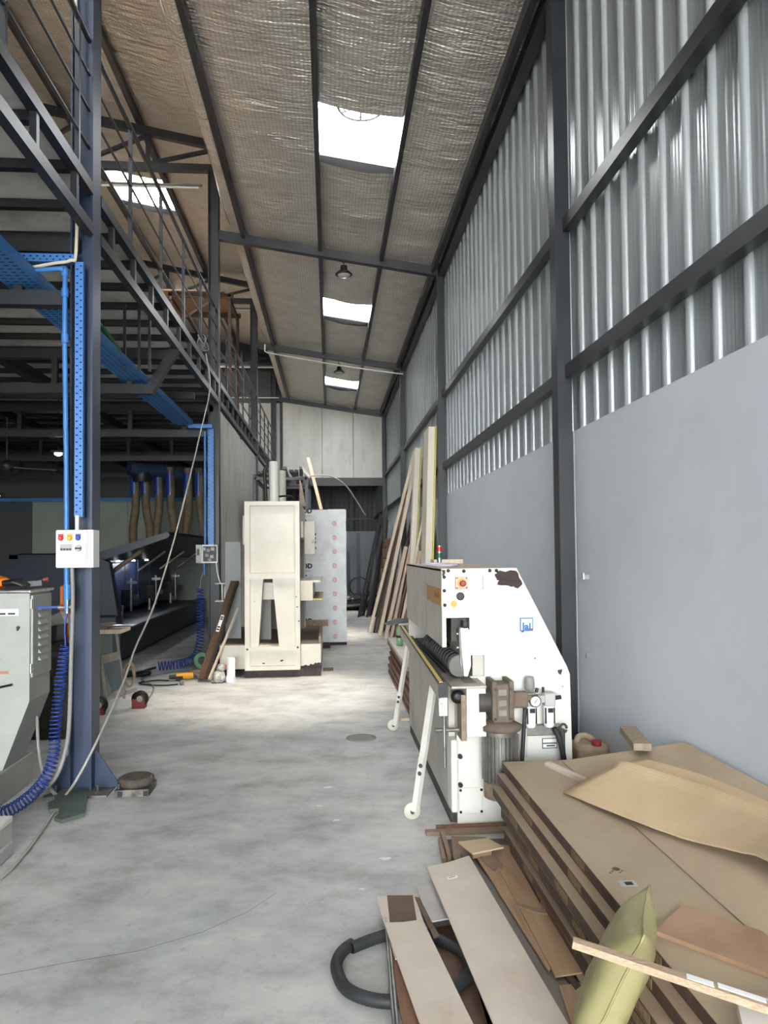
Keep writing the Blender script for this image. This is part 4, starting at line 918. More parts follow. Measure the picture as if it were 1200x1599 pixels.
def blob(c, rx, ry, rz, sd, n=16, amp=.22):
    m = MB(); c = Vector(c)
    def fn(u, v):
        a = 2*PI*u; b_ = PI*(v-.5); d_ = Vector((math.cos(b_)*math.cos(a), math.cos(b_)*math.sin(a), math.sin(b_)))
        k = 1+amp*(noise.noise(d_*2.2+Vector((sd, 0, 0)))+.6*noise.noise(d_*5+Vector((0, sd, 0))))
        z_ = d_.z*rz*k
        return (c.x+d_.x*rx*k, c.y+d_.y*ry*k, max(.002, c.z+z_))
    return m.grid(fn, n*2, n)
blob((-1.38, 8.96, .065), .085, .08, .085, 2).build('lower_bulge', BAG, t); blob((-1.355, 8.98, .17), .05, .05, .055, 5).build('tied_neck', BAG, t)
t = thing('white_jug', 'white plastic handled jug standing at the press foot', 'jug', (-1.235, 8.97, 0))
MB().lathe([(.056, 0), (.060, .015), (.058, .07), (.05, .08), (.046, .10), (.046, .26), (.05, .27), (.05, .30)], (-1.235, 8.97, .003), 20).build('body', WHITEPL, t)
MB().box(-1.205, -1.175, 8.92, 8.95, .07, .29, bv=.006).build('handle', WHITEPL, t); MB().box(-1.30, -1.285, 8.95, 8.97, .17, .22).build('red_tab', RED, t)

# ------------------------------------------------------------------ foam board stack
fs = thing('foam_board_stack', 'tall white wrapped foam-board stack with red round prints', 'board stack', (-.1, 12.7, 0))
FOAMM = mat('printed_white_wrap', (216, 218, 220), .45, col2=(204, 206, 208), sc=6, dirt=(186, 186, 184), dsc=4, bump=.15, bsc=20)
rr = random.Random(11)
MB().box(-.50, .285, 12.3, 13.45, 0, .055).build('pallet', RUST, fs)
zz = .055; nb = 24
for i in range(nb):
    h_ = (2.33-.055)/nb; dx = rr.uniform(-.004, .006)
    bx('foam_board', fs, FOAMM, -.50, .285+dx, 12.26+rr.uniform(-.002, .002), 13.45, zz, zz+h_-.001); zz += h_
MB().box(-.50, .287, 12.28, 13.45, 2.331, 2.337).build('carton_cap', CARTON, fs)
PRED = mat('red_print', (196, 90, 96), .6); PBLK = mat('black_print', (40, 40, 42), .6); PGRY = mat('grey_print', (150, 150, 152), .6)
yy = 12.2555
MB().add([(-.02+.02*k+(.005 if k % 2 else 0), yy-.002, 2.335-.03*(k % 2)-.025) for k in range(14)]+[(.27, yy-.002, 2.337), (-.02, yy-.002, 2.337)], [tuple(range(16))]).build('torn_wrap', mat('torn_wrap_white', (226, 222, 214), .7), fs)
for i in range(9):
    z = 2.09-.242*i; x = .085
    d_ = MB(); n = 24
    for k in range(n):
        a, b_ = 2*PI*k/n, 2*PI*(k+1)/n
        d_.add([(x+.036*math.cos(a), yy, z+.042*math.sin(a)), (x+.036*math.cos(b_), yy, z+.042*math.sin(b_)), (x+.028*math.cos(b_), yy, z+.034*math.sin(b_)), (x+.028*math.cos(a), yy, z+.034*math.sin(a))], [(0, 1, 2, 3)])
    for q in (-.014, 0, .014): d_.box(x+q-.003, x+q+.003, yy-.0005, yy+.0005, z-.03, z+.03)
    d_.build('round_print', PRED, fs)
for i, z in enumerate((2.305, 1.36, .42)):
    letters('lettering', 'OD', .11, PBLK, fs, (-.385, yy, z), (1, 0, 0), (0, 0, 1), .0005, bold=.006)
    MB().box(-.44, -.33, yy-.0005, yy+.0005, z-.085, z-.08).build('rule_print', PBLK, fs)
    for q in range(3):
        MB().box(-.36, -.30+.02*(q % 2), yy-.0005, yy+.0005, z-.15-.022*q, z-.145-.022*q).build('small_print', PGRY, fs); MB().box(-.36, -.28-.02*(q % 2), yy-.0005, yy+.0005, z-.25-.022*q, z-.245-.022*q).build('small_print', PGRY, fs)
    MB().add([(-.425, yy, z-.175), (-.385, yy, z-.175), (-.405, yy, z-.135)], [(0, 1, 2)]).build('warning_print', PBLK, fs)
tag(MB().box(.24, .38, 11.9, 12.2, 0, .05).build('dark_block', RUST, loc=(.3, 12, 0)), 'dark block on the floor before the foam stack', 'block')
bpy.data.objects['dark_block'].location.x -= .38
tag(MB().box(.02, .16, 9.65, 9.9, 0, .006).build('steel_scrap', BROWNB, loc=(.09, 9.8, 0)), 'flat brown scrap on the floor beside the press', 'scrap').location.x -= .12

# ------------------------------------------------------------------ navy edge bander under the mezzanine
nv = thing('navy_machine', 'long navy woodworking line with raised hood under the mezzanine', 'machine', (-3.6, 13.5, 0))
X0, X1, YA, YB = -4.6, -3.05, 10.6, 17.6
MB().box(X0, X1, YA, YB, .05, .47, bv=.02).build('base', NAVY, nv)
MB().box(X0+.1, X1-.08, YA+.05, YB-.05, 0, .05).build('plinth', BLACK, nv)
MB().box(X1-.16, X1+.03, YA+.1, YB, .47, .50).build('work_ledge', mat('grey_ledge', (96, 98, 100), .5), nv)
MB().box(X0, X0+.12, YA, YB, .47, 1.62).build('rear_wall', BLACK, nv)
for i in range(7):
    y = YA+.55+.93*i
    MB().box(-3.95, -3.90, y, y+.88, .55, 1.52, bv=.02).build('inner_panel', NAVYL, nv)
    if i % 2 == 0:
        u_ = MB().box(-3.80, -3.66, y+.3, y+.5, .62, .95).build('trim_unit', BLACK, nv)
        MB().cyl((-3.62, y+.3, .55), (-3.62, y+.3, 1.15), .022, 10).box(-3.70, -3.52, y+.28, y+.34, 1.05, 1.10).build('guide_post', CHROME, u_)
        MB().box(-3.60, -3.50, y+.4, y+.47, .75, .84).build('motor_block', IRON, u_)
    else:
        MB().cyl((-3.55, y+.4, .50), (-3.55, y+.4, .72), .03, 10).build('roller', CHROME, nv)
MB().prism([(X0, YA-.06, .05), (X1+.02, YA-.06, .05), (X1+.03, YA-.06, .50), (-3.18, YA-.06, 1.48), (-3.30, YA-.06, 1.54), (X0, YA-.06, 1.54)], (0, .16, 0)).build('end_cover', NAVY, nv)
MB().box(-3.55, -3.05, YA-.12, YA-.05, .50, .72, bv=.05).build('end_bulge', NAVY, nv)
hd = MB()
HA, HB = (-3.42, 1.52), (-2.36, 1.86)
hd.prism([(HA[0], YA, HA[1]), (HA[0]-.02, YA, HA[1]+.08), (HB[0], YA, HB[1]+.06), (HB[0]+.03, YA, HB[1]+.01), (HB[0], YA, HB[1]-.03), (HA[0]+.1, YA, HA[1]-.02)], (0, 6.9, 0)).build('hood_lid', NAVY, nv)
MB().box(X0, -3.40, YA, YB, 1.54, 1.60).build('top_cover', NAVY, nv)
for i in range(4):
    y = YA+.35+1.6*i
    MB().cyl((-3.30, y, 1.30), (-2.85, y+.06, 1.64), .022 if i else .034, 8).cyl((-3.05, y+.03, 1.49), (-2.85, y+.06, 1.64), .012, 8).build('gas_strut', ALU if i else DUSTBR, nv)
MB().box(-3.30, -3.27, YA+.1, YB-.2, 1.46, 1.475).build('light_strip', GREYPL, nv)
for y in (12.5, 13.45, 14.4):
    MB().lathe([(.035, 0), (.03, .05), (.012, .07)], (-3.62, y, 1.46), 12).build('work_light', LAMPW, nv)
    ld = bpy.data.lights.new('hood_work_light', 'POINT'); ld.energy = 5.0; ld.shadow_soft_size = .04; ld.color = (.9, .95, 1)
    lo = bpy.data.objects.new('hood_work_light', ld); C.objects.link(lo); lo.location = (-3.62, y, 1.40)
DUCT = mat('dusty_brown_duct', (120, 104, 78), .7, col2=(96, 84, 62), sc=8)
for k, (x, y) in enumerate(((-3.78, 14.2), (-3.58, 14.2), (-3.35, 14.3), (-3.12, 14.3), (-2.80, 14.4), (-2.58, 14.4))):
    t = thing('extraction_hose', 'brown dust extraction hose dropping behind the navy hood, number %s from the first column' % ('one', 'two', 'three', 'four', 'five', 'six')[k], 'hose', (x, y, 1.9), group='dust extraction hoses')
    xm = x+(.06 if k % 2 else -.06)
    P = spline([(x-.02, y, 3.3), (x, y, 2.9), (x, y, 2.5), (xm, y+.05, 2.1), (xm-.1*(1 if k > 3 else .3), y+.2, 1.7)], 12)
    MB().tube(P, [.075+.006*(i % 2) for i in range(len(P))], 10).build('hose_run', DUCT, t)
    MB().cyl((x-.02, y, 2.75), (x-.02, y, 3.2), .082, 12).build('blue_sleeve', BLUED, t)
dk = thing('extraction_duct', 'blue-black extraction duct above the navy machine', 'duct', (-3.4, 14.3, 3.2))
MB().cyl((-3.85, 14.0, 3.28), (-2.3, 15.0, 3.15), .16, 16).build('main_duct', STEELB, dk); MB().lathe([(.17, 0), (.20, .1), (.20, .3), (.1, .4)], (-3.65, 14.2, 3.0), 18).build('manifold', BLACKST, dk)

# ------------------------------------------------------------------ grey-green cabinet at the left edge
gc = thing('machine_cabinet', 'grey-green machine cabinet with louvred side door at the picture edge', 'machine', (-2.3, 5.0, 0))
CP = [(-2.75, 1.352), (-1.95, 1.352), (-1.95, .65), (-2.115, .21), (-2.75, .21)]
MB().prism([(x, 4.80, z) for x, z in CP], (0, .335, 0)).build('body', GREYG, gc)
MB().box(-2.75, -2.10, 4.70, 5.24, 0, .21, bv=.005).build('plinth', GREYG, gc)
dr = MB().box(-1.952, -1.935, 4.815, 5.125, .80, 1.335, bv=.004).build('louvre_door', GREYG, gc)
for i in range(8):
    z = .90+.048*i
    MB().prism([(-1.936, 4.90, z), (-1.915, 4.90, z), (-1.936, 4.90, z+.028)], (0, .13, 0)).build('louvre', GREYG, dr)
for z in (.86, 1.28): MB().cyl((-1.945, 4.81, z-.03), (-1.945, 4.81, z+.03), .009, 8).build('hinge', CHROME, dr)
MB().box(-2.16, -2.02, 4.796, 4.80, 1.205, 1.25).build('name_plate', WHITEPL, gc)
for q in range(2): MB().box(-2.145+.06*q, -2.10+.06*q, 4.794, 4.796, 1.213, 1.225).build('plate_print', BLACK, gc)
MB().cyl((-2.02, 4.785, 1.13), (-2.02, 4.80, 1.13), .010, 10).box(-2.026, -2.014, 4.78, 4.786, 1.11, 1.135).build('key_lock', IRON, gc)
MB().box(-2.14, -2.08, 4.796, 4.80, .83, .85).build('red_sticker', mat('faded_red_sticker', (170, 120, 100), .7), gc)
MB().bar((-2.14, 4.79, .745), (-2.05, 4.77, .765), .014, .014).build('lever', BLACK, gc)
MB().box(-2.8, -1.93, 4.76, 5.16, 1.352, 1.376, bv=.008).build('top_plate', CHROME, gc)
t = thing('work_glove', 'orange and black work glove lying on the cabinet top', 'glove', (-2.15, 4.9, 1.376))
m = blob((-2.22, 4.9, 1.42), .12, .08, .04, 8, 12); m.build('palm', ORANGE, t)
for k in range(4): MB().tube(spline([(-2.14, 4.85+.03*k, 1.415), (-2.07, 4.84+.035*k, 1.42), (-2.01, 4.84+.035*k, 1.395)], 5), [.02]*6+[.017, .015, .013, .011, .008], 8).build('finger', BLACK, t)
t = thing('air_stapler', 'black hand tool with a red tip lying on the cabinet top', 'tool', (-1.98, 4.98, 1.376))
MB().bar((-2.08, 4.97, 1.40), (-1.95, 5.0, 1.41), .05, .035).build('body', BLACK, t); MB().bar((-1.99, 4.98, 1.41), (-1.93, 5.02, 1.445), .025, .02).build('handle', BLACK, t); MB().cyl((-1.945, 5.0, 1.43), (-1.915, 5.01, 1.435), .016, 8).build('tip', DKRED, t)
# dark bench machine behind the column
bm_ = thing('bench_machine', 'dark greasy bench machine behind the hose and cabinet', 'machine', (-2.6, 6.6, 0))
MB().box(-2.85, -2.30, 6.4, 6.9, .0, .08).build('foot', IRON, bm_)
MB().prism([(-2.75, 6.45, .08), (-2.38, 6.45, .08), (-2.44, 6.45, .75), (-2.70, 6.45, .75)], (0, .4, 0)).build('pedestal', IRON, bm_)
MB().box(-2.85, -2.25, 6.4, 6.95, .75, .83).build('table', IRON, bm_)
MB().cyl((-2.58, 6.45, .92), (-2.58, 6.85, .92), .10, 16).build('motor', IRON, bm_)
MB().lathe([(.10, 0), (.10, .03)], (-2.45, 6.42, .62), 20, (0, -1, 0)).build('pulley', IRON, bm_)
MB().box(-2.52, -2.38, 6.42, 6.62, .84, 1.02, bv=.01).build('gear_head', NAVY, bm_)
MB().prism([(-2.42, 6.4, .98), (-2.30, 6.4, 1.0), (-2.34, 6.4, 1.10), (-2.44, 6.4, 1.06)], (0, .1, 0)).build('paper_sheet', CONCGRY, bm_)
tag(MB().box(-2.57, -2.49, 7.0, 7.12, .831, 1.30, bv=.01).box(-2.62, -2.44, 6.98, 7.14, .0, .831).build('orange_stand', ORANGE, loc=(-2.53, 7.05, 0)), 'orange upright box behind the bench machine', 'box')
# trolley
tl_ = thing('service_trolley', 'old grey metal trolley on small wheels behind the column', 'trolley', (-2.25, 7.6, 0))
TM = mat('scuffed_grey_trolley', (168, 164, 154), .5, col2=(140, 136, 126), sc=8); TM2 = mat('teal_grey_sheet', (96, 110, 112), .5)
MB().box(-2.60, -2.30, 7.35, 7.75, .12, .80).build('side_sheet', TM2, tl_)
for x, dx in ((-2.30, .10), (-2.12, .10)):
    MB().bar((x-.04, 7.4, .84), (x+.04, 7.4, .14), .02, .03).build('post', TM, tl_)
MB().prism([(-2.29, 7.38, .58), (-2.12, 7.38, .62), (-2.06, 7.38, .20), (-2.20, 7.38, .14)], (0, .015, 0)).build('tilted_panel', TM, tl_)
MB().prism([(-2.27, 7.37, .50), (-2.12, 7.37, .54), (-2.09, 7.37, .26), (-2.20, 7.37, .20)], (0, .008, 0)).build('panel_inset', TM2, tl_)
MB().box(-2.42, -2.10, 7.34, 7.7, .80, .84).build('shelf', PINE, tl_)
MB().bar((-2.42, 7.4, .10), (-1.99, 7.55, .20), .03, .035).build('lower_rail', TM, tl_)
for x, y in ((-2.30, 7.34), (-1.97, 7.6)):
    w = MB().lathe([(.02, 0), (.085, .004), (.085, .036), (.02, .04)], (x, y, .10), 22, (0, -1, 0)).build('wheel', BLACK, tl_)
    MB().lathe([(.032, .040), (.028, .046)], (x, y, .10), 16, (0, -1, 0)).build('hub', TM, w)
MB().box(-2.36, -2.25, 7.30, 7.36, 0, .07).build('red_foot', DKRED, tl_); MB().box(-2.05, -1.92, 7.56, 7.66, 0, .10).build('red_foot', DKRED, tl_)
MB().tube([(-2.03+.05*math.cos(a), 7.36+.002*i, .38+.12*math.sin(a)) for i, a in enumerate([k*.4 for k in range(40)])], .01, 6).build('cable_loop', GREYW, tl_)
tag(MB().box(-2.30, -1.98, 7.36, 7.48, .868, .88).box(-2.45, -2.25, 7.4, 7.6, .841, .868).build('steel_ruler', CHROME, loc=(-2.2, 7.4, .84)), 'bright steel bar lying on the trolley top', 'bar')
tag(MB().prism([(-2.40, 7.42, .86+.022), (-2.26, 7.42, .895), (-2.20, 7.42, .882), (-2.40, 7.42, .868)], (0, .18, 0)).build('wood_offcut', GREYW, loc=(-2.3, 7.5, .868)), 'bent wood offcut on the trolley top', 'offcut')
# round casting next to the column foot
t = thing('machine_vise_base', 'square steel base plate with round rusty turntable beside the column foot', 'turntable', (-1.30, 4.95, 0))
q = math.radians(14)
MB().box(-1.42, -1.20, 4.83, 5.05, .0, .05, bv=.004).build('square_base', mat('worn_cast_steel', (120, 116, 108), .5, .3, col2=(60, 54, 50), sc=14), t)
MB().lathe([(.10, 0), (.115, .01), (.115, .045), (.10, .055)], (-1.31, 4.95, .05), 26).build('round_table', mat('rusty_turntable', (92, 82, 72), .7, col2=(66, 58, 52), sc=14), t)
MB().cyl((-1.205, 4.93, .05), (-1.205, 4.93, .12), .011, 8).build('peg', IRON, t); MB().cyl((-1.40, 4.86, .05), (-1.40, 4.86, .085), .010, 8).build('peg', IRON, t)
for x in (-1.40, -1.235): MB().box(x, x+.03, 4.826, 4.831, .008, .04).build('corner_slot', BLACK, t)
# green plate
GP = mat('dark_green_steel', (88, 100, 90), .55, col2=(74, 86, 78), sc=6)
gp = [(-1.70, 4.92), (-1.66, 4.96), (-1.60, 4.86), (-1.50, 4.50), (-1.60, 4.40), (-1.66, 4.45), (-1.655, 4.55), (-1.69, 4.60), (-1.74, 4.585), (-1.80, 4.72), (-1.77, 4.78), (-1.80, 4.83), (-1.86, 4.80), (-1.88, 4.86), (-1.80, 4.95)]
tag(MB().prism([(x, y, .004) for x, y in gp], (0, 0, .022)).build('cut_green_plate', GP, loc=(-1.68, 4.65, 0)), 'scalloped dark green steel plate lying below the blue coil', 'steel plate')
# case at the lower left corner
t = thing('tool_case', 'white-lidded equipment box with black panel at the picture corner', 'box', (-1.85, 3.85, 0))
MB().box(-2.1, -1.705, 3.68, 4.0, .17, .205, bv=.008).build('lid', WHITEP, t); MB().box(-2.1, -1.710, 3.695, 4.0, .02, .17).build('shell', CONCGRY, t)
MB().box(-1.785, -1.713, 3.686, 3.696, .09, .165, bv=.003).build('black_panel', BLACK, t); MB().box(-2.1, -1.700, 3.68, 4.0, .0, .075, bv=.01).build('lower_tray', CONCGRY, t)
# slippers, drill, extension leads, bucket in the shade
t = thing('slipper_pair', 'pair of black slippers on the dark floor', 'slippers', (-2.55, 9.5, 0))
for x, a in ((-2.66, .5), (-2.45, -.3)):
    blob((x, 9.55, .035), .12, .09, .045, x, 10, .15).build('slipper', BLACK, t)
t = thing('power_drill', 'orange corded hand drill on the floor near the profiles', 'drill', (-1.82, 9.2, 0))
MB().cyl((-1.94, 9.16, .05), (-1.74, 9.22, .055), .042, 14).build('body', YELLOW, t); MB().cyl((-2.02, 9.14, .05), (-1.94, 9.16, .05), .025, 10, .032).build('chuck', IRON, t); MB().bar((-1.80, 9.2, .045), (-1.68, 9.22, .03), .04, .045).build('grip', BLACK, t); MB().box(-1.93, -1.85, 9.10, 9.14, .005, .06).build('trigger_guard', BLACK, t)
CAB = mat('black_lead', (30, 30, 30), .6)
tag(MB().tube(spline([(-2.02, 9.12, .012), (-2.2, 9.15, .012), (-2.35, 9.0, .012), (-2.2, 8.85, .012), (-2.0, 8.8, .012), (-1.85, 8.85, .012)], 8), .009, 6).build('black_lead', CAB, loc=(-2.1, 9, 0)), 'black power lead looped on the floor by the drill', 'cable')
tag(MB().tube(spline([(-1.95, 7.7, .012), (-2.1, 8.7, .012), (-2.4, 9.3, .012), (-2.2, 9.7, .012), (-1.9, 9.9, .012)], 8), .007, 6).build('thin_lead', GREYPL, loc=(-2.1, 9, 0)), 'thin grey lead crossing the floor behind the trolley', 'cable')
tag(MB().lathe([(.02, 0), (.035, .02), (.03, .05)], (-1.83, 8.85, .028), 12, (1, 0, 0)).build('cable_plug', GREYPL, loc=(-1.8, 8.85, .03)), 'grey socket plug at the end of the black lead', 'plug')
t = thing('green_strap', 'coil of green strap in a tray by the second column', 'strap', (-1.72, 9.8, 0))
for k in range(4): MB().tube([(-1.72+(.10-.012*k)*math.cos(a), 9.75, .16+(.10-.012*k)*math.sin(a)) for a in [2*PI*i/20 for i in range(20)]], .012, 6, closed=True).build('strap_turn', mat('sage_strap%d' % k, (96, 140, 112), .7), t)
MB().box(-1.86, -1.58, 9.6, 9.9, .0, .055, bv=.01).build('tray', GREYW, t)

# ------------------------------------------------------------------ rack and clutter behind the press
rk = thing('steel_rack', 'dark steel rack with stored sections behind the press', 'rack', (-1.0, 14, 0))
for x in (-1.38, -.42):
    for y in (13.3, 15.2): bx('upright', rk, STEEL, x-.03, x+.03, y-.03, y+.03, 0, 3.05)
for z in (3.0, 2.3):
    for y in (13.3, 15.2): bx('cross_bar', rk, STEEL, -1.38, -.42, y-.03, y+.03, z-.05, z)
    for x in (-1.38, -.42): bx('side_bar', rk, STEEL, x-.03, x+.03, 13.3, 15.2, z-.05, z)
rr = random.Random(5)
for i in range(9):
    x = -1.30+.1*i; z = 3.0+.03+rr.uniform(0, .05)+(.06 if i > 4 else 0)
    tag(MB().bar((x, 12.9+rr.uniform(-.1, .3), z), (x+rr.uniform(-.1, .1), 15.4, z), .07, .05).build('steel_section', (BLACKST, IRON, STEEL)[i % 3], loc=(x, 14, z)), 'dark steel section on the rear rack top, %s from the wall side' % ('first', 'second', 'third', 'fourth', 'fifth', 'sixth', 'seventh', 'eighth', 'ninth')[i], 'steel section', 'sections on the rear rack')
t = thing('white_duct_offcut', 'crumpled white plastic offcut hanging off the rack top', 'offcut', (-.45, 12.9, 3.1)); MB().prism([(-.50, 12.85, 3.18), (-.34, 12.85, 2.98), (-.36, 12.85, 2.94), (-.46, 12.85, 3.04)], (0, .25, 0)).build('folded_sheet', WHITEPL, t)
tag(MB().bar((-.14, 13.6, 2.36), (-.40, 13.7, 3.42), .06, .03, up=(0, 1, 0)).build('white_strip', PINE, loc=(-.2, 13.6, 2.36)), 'pale strip standing on top of the foam stack', 'strip')
tag(MB().tube(spline([(-.60, 13.0, 2.97), (-.2, 13.0, 3.0), (.05, 13.0, 2.98), (.30, 13.0, 2.82), (.52, 13.0, 2.5), (.66, 13.0, 2.27)], 8), .011, 6).build('curved_strip', GREYPL, loc=(-.2, 13, 3)), 'long thin grey strip arching over the foam stack', 'strip')

# ------------------------------------------------------------------ boards leaning on the right wall
def lean(label, base, top, w, th, m, name='leaning_plank', grp='boards leaning on the ribbed wall', edge=None):
    a, b_ = Vector(base), Vector(top); d_ = (b_-a).normalized()
    yv = Vector((0, 1, 0)); yv = (yv-d_*yv.dot(d_)).normalized(); n_ = d_.cross(yv).normalized()
    if n_.x > 0: n_ = -n_
    P = lambda s, wv, nv_: s+yv*wv+n_*nv_
    m1 = MB().hexa([P(a, 0, 0), P(a, w, 0), P(a, w, th), P(a, 0, th), P(b_, 0, 0), P(b_, w, 0), P(b_, w, th), P(b_, 0, th)])
    o = m1.build(name, m, loc=tuple(base)); tag(o, label, 'board', grp)
    if edge: MB().hexa([P(a, -.003, .0), P(a, 0, .0), P(a, 0, th), P(a, -.003, th), P(b_, -.003, .0), P(b_, 0, .0), P(b_, 0, th), P(b_, -.003, th)]).build('edge_band', edge, o)
    return o
YEL = mat('yellow_foam_core', (206, 196, 96), .7); OFFW = mat('off_white_skin', (216, 208, 192), .5)
lean('white panel with yellow core edge, tallest and nearest on the ribbed wall', (1.535, 11.0, 0), (1.665, 11.0, 3.55), .55, .10, OFFW, 'sandwich_board', edge=None)
lean('thin yellow foam edge strip beside the tallest white panel', (1.563, 10.97, 0), (1.69, 10.97, 3.56), .5, .024, YEL, 'foam_strip')
lean('white panel with yellow core edge behind the long pale planks', (1.42, 12.4, 0), (1.64, 12.6, 3.45), .22, .09, OFFW, 'sandwich_board')
lean('narrow yellow foam strip edging the farther white panel', (1.445, 12.38, 0), (1.665, 12.58, 3.46), .2, .02, YEL, 'foam_strip')
lean('longest pale pine plank, leftmost of the leaning boards', (.79, 13.95, 0), (1.66, 13.4, 3.50), .11, .05, PINE)
lean('second long pale pine plank leaning beside the longest', (.97, 13.5, 0), (1.69, 13.2, 3.42), .13, .06, PINE)
lean('pinkish plank with a square top in front of the dark boards', (1.03, 12.9, 0), (1.42, 12.86, 1.68), .12, .06, PINKW)
lean('second pinkish plank close behind the square-topped one', (1.11, 12.85, 0), (1.49, 12.84, 1.70), .12, .04, PINKW)
lean('pale thin plank leaning nearest the machine hood', (1.10, 11.72, 0), (1.56, 11.7, 2.10), .05, .03, PINE)
lean('tan hardboard sheet slumped behind the machine hood', (.98, 10.6, 0), (1.35, 10.6, 1.15), .5, .012, OAKD, 'hardboard_sheet')
lean('thin pinkish plank, third beside the square-topped one', (1.18, 12.2, 0), (1.53, 12.1, 1.66), .10, .03, PINKW)
lean('cream plank standing between the pinkish planks and the hood', (1.24, 12.02, 0), (1.57, 11.98, 1.60), .12, .05, PINE)
lean('narrow dark red plank beside the cream plank', (1.30, 11.86, 0), (1.60, 11.82, 1.54), .10, .03, REDBR)
lean('tall reddish plank rising between the two pine planks', (1.0, 14.6, 0), (1.60, 14.3, 2.75), .14, .04, mat('dusky_red_wood', (122, 88, 78), .6))
rr = random.Random(9)
for k in range(7):
    x = 1.00+.055*k; lean('dark brown plank among the pale leaning boards, %s from the aisle' % ('first', 'second', 'third', 'fourth', 'fifth', 'sixth', 'seventh', 'eighth', 'ninth')[k], (x-.12, 14.0+.05*k, 0), (x+.33, 13.8, 2.05+rr.uniform(-.2, .35)), .12, .035, (DARKW, BROWNB, DARKW)[k % 3], 'dark_plank', 'dark planks leaning on the wall')
for k in range(5):
    x = 1.18+.05*k; lean('brown plank behind the pinkish planks, %s from the aisle' % ('first', 'second', 'third', 'fourth', 'fifth', 'sixth', 'seventh', 'eighth', 'ninth')[k], (x, 12.95+.02*k, 0), (x+.33, 12.8, 1.60+rr.uniform(-.1, .05)), .12, .03, (REDBR, DARKW)[k % 2], 'brown_plank', 'brown planks behind the pinkish ones')
for k in range(3): lean('reddish panel high behind the long planks, %s from the aisle' % ('first', 'second', 'third', 'fourth', 'fifth', 'sixth', 'seventh', 'eighth', 'ninth')[k], (1.15+.06*k, 15.2, 0), (1.58+.03*k, 15.2, 2.55), .6, .03, mat('dull_red_panel%d' % k, (112, 82, 74), .6), 'red_panel', 'reddish panels on the wall')
lean('dark tapered plank leaning behind the second pine plank', (1.18, 14.2, 0), (1.70, 13.4, 2.5), .10, .03, DARKW, 'dark_plank')
for k, (x, z) in enumerate(((1.44, 2.05), (1.40, 2.35), (1.50, 2.2))): lean(('grey-white board against the wall behind the tallest panel', 'grey-white board against the wall behind the long planks', 'grey-white board against the wall, farthest of three')[k], (x+.1, 11.6+.9*k, 0), (1.70, 11.6+.9*k, z), .35, .02, LAMIN2, 'grey_board', 'grey boards against the wall')
# carton bundles
for c_ in range(2):
    for k in range(8):
        z = .04+.235*k; x = 1.12+.16*c_+.022*k+.03*(k % 2)
        o = MB().box(x, x+.15, 16.4-.2*c_, 16.9-.2*c_, z, z+.215, bv=.02).build('carton_bundle', CARTON, loc=(x, 16.5, z)); tag(o, 'brown carton bundle, %s up in the %s pile' % (('lowest', 'second', 'third', 'fourth', 'fifth', 'sixth', 'seventh', 'topmost')[k], ('aisle-side', 'wall-side')[c_]), 'bundle', 'carton bundles by the wall')
# dark steel lengths and scrap at the back
for k in range(9):
    x = .72+.07*k; y = 17.4+.2*(k % 3); lean('dark steel length in the back corner, %s from the aisle' % ('first', 'second', 'third', 'fourth', 'fifth', 'sixth', 'seventh', 'eighth', 'ninth')[k], (x, y, 0), (1.45+.03*k, y+2.5, 2.3+rr.uniform(-.5, .7)), .07, .05, (BLACKST, IRON, STEEL)[k % 3], 'steel_length', 'steel lengths in the back corner')
tag(MB().tube([(.95, 21.4+.30*math.cos(a), 1.15+.30*math.sin(a)) if False else (.82+.26*math.cos(a), 20.1, .62+.26*math.sin(a)) for a in [2*PI*i/36 for i in range(36)]], .018, 8, closed=True).build('wheel_hoop', RUBBER, loc=(.82, 20.1, .36)), 'thin black hoop resting on the rear scrap', 'hoop')
for k, (x, z1) in enumerate(((.50, 1.62), (.80, 2.15))):
    tag(bx('steel_post', None, STEEL, x, x+.10, 20.9, 21.0, 0, z1), ('short grey steel post standing at the rear', 'taller grey steel post standing at the rear')[k], 'post')
for k in range(14):
    x, y = rr.uniform(.35, 1.1), rr.uniform(18.9, 20.4); a = rr.uniform(-1, 1)
    o = MB().bar((x, y, .05+.05*(k % 5)), (x+.6*math.cos(a), y+.5*math.sin(a), .1+rr.uniform(.1, .55)), .05, .05).build('scrap_bar', (BLACKST, IRON, RUBBER, ALU)[k % 4 if k % 5 else 1], loc=(x, y, 0)); tag(o, 'dark steel scrap bar tangled on the rear floor', 'scrap bar', 'scrap bars on the rear floor')
o = blob((.62, 19.8, .18), .42, .5, .22, 4, 16, .35).build('scrap_heap', BLACKST, loc=(.6, 19.8, 0)); tag(o, 'low dark heap of swarf under the scrap bars', 'scrap heap')

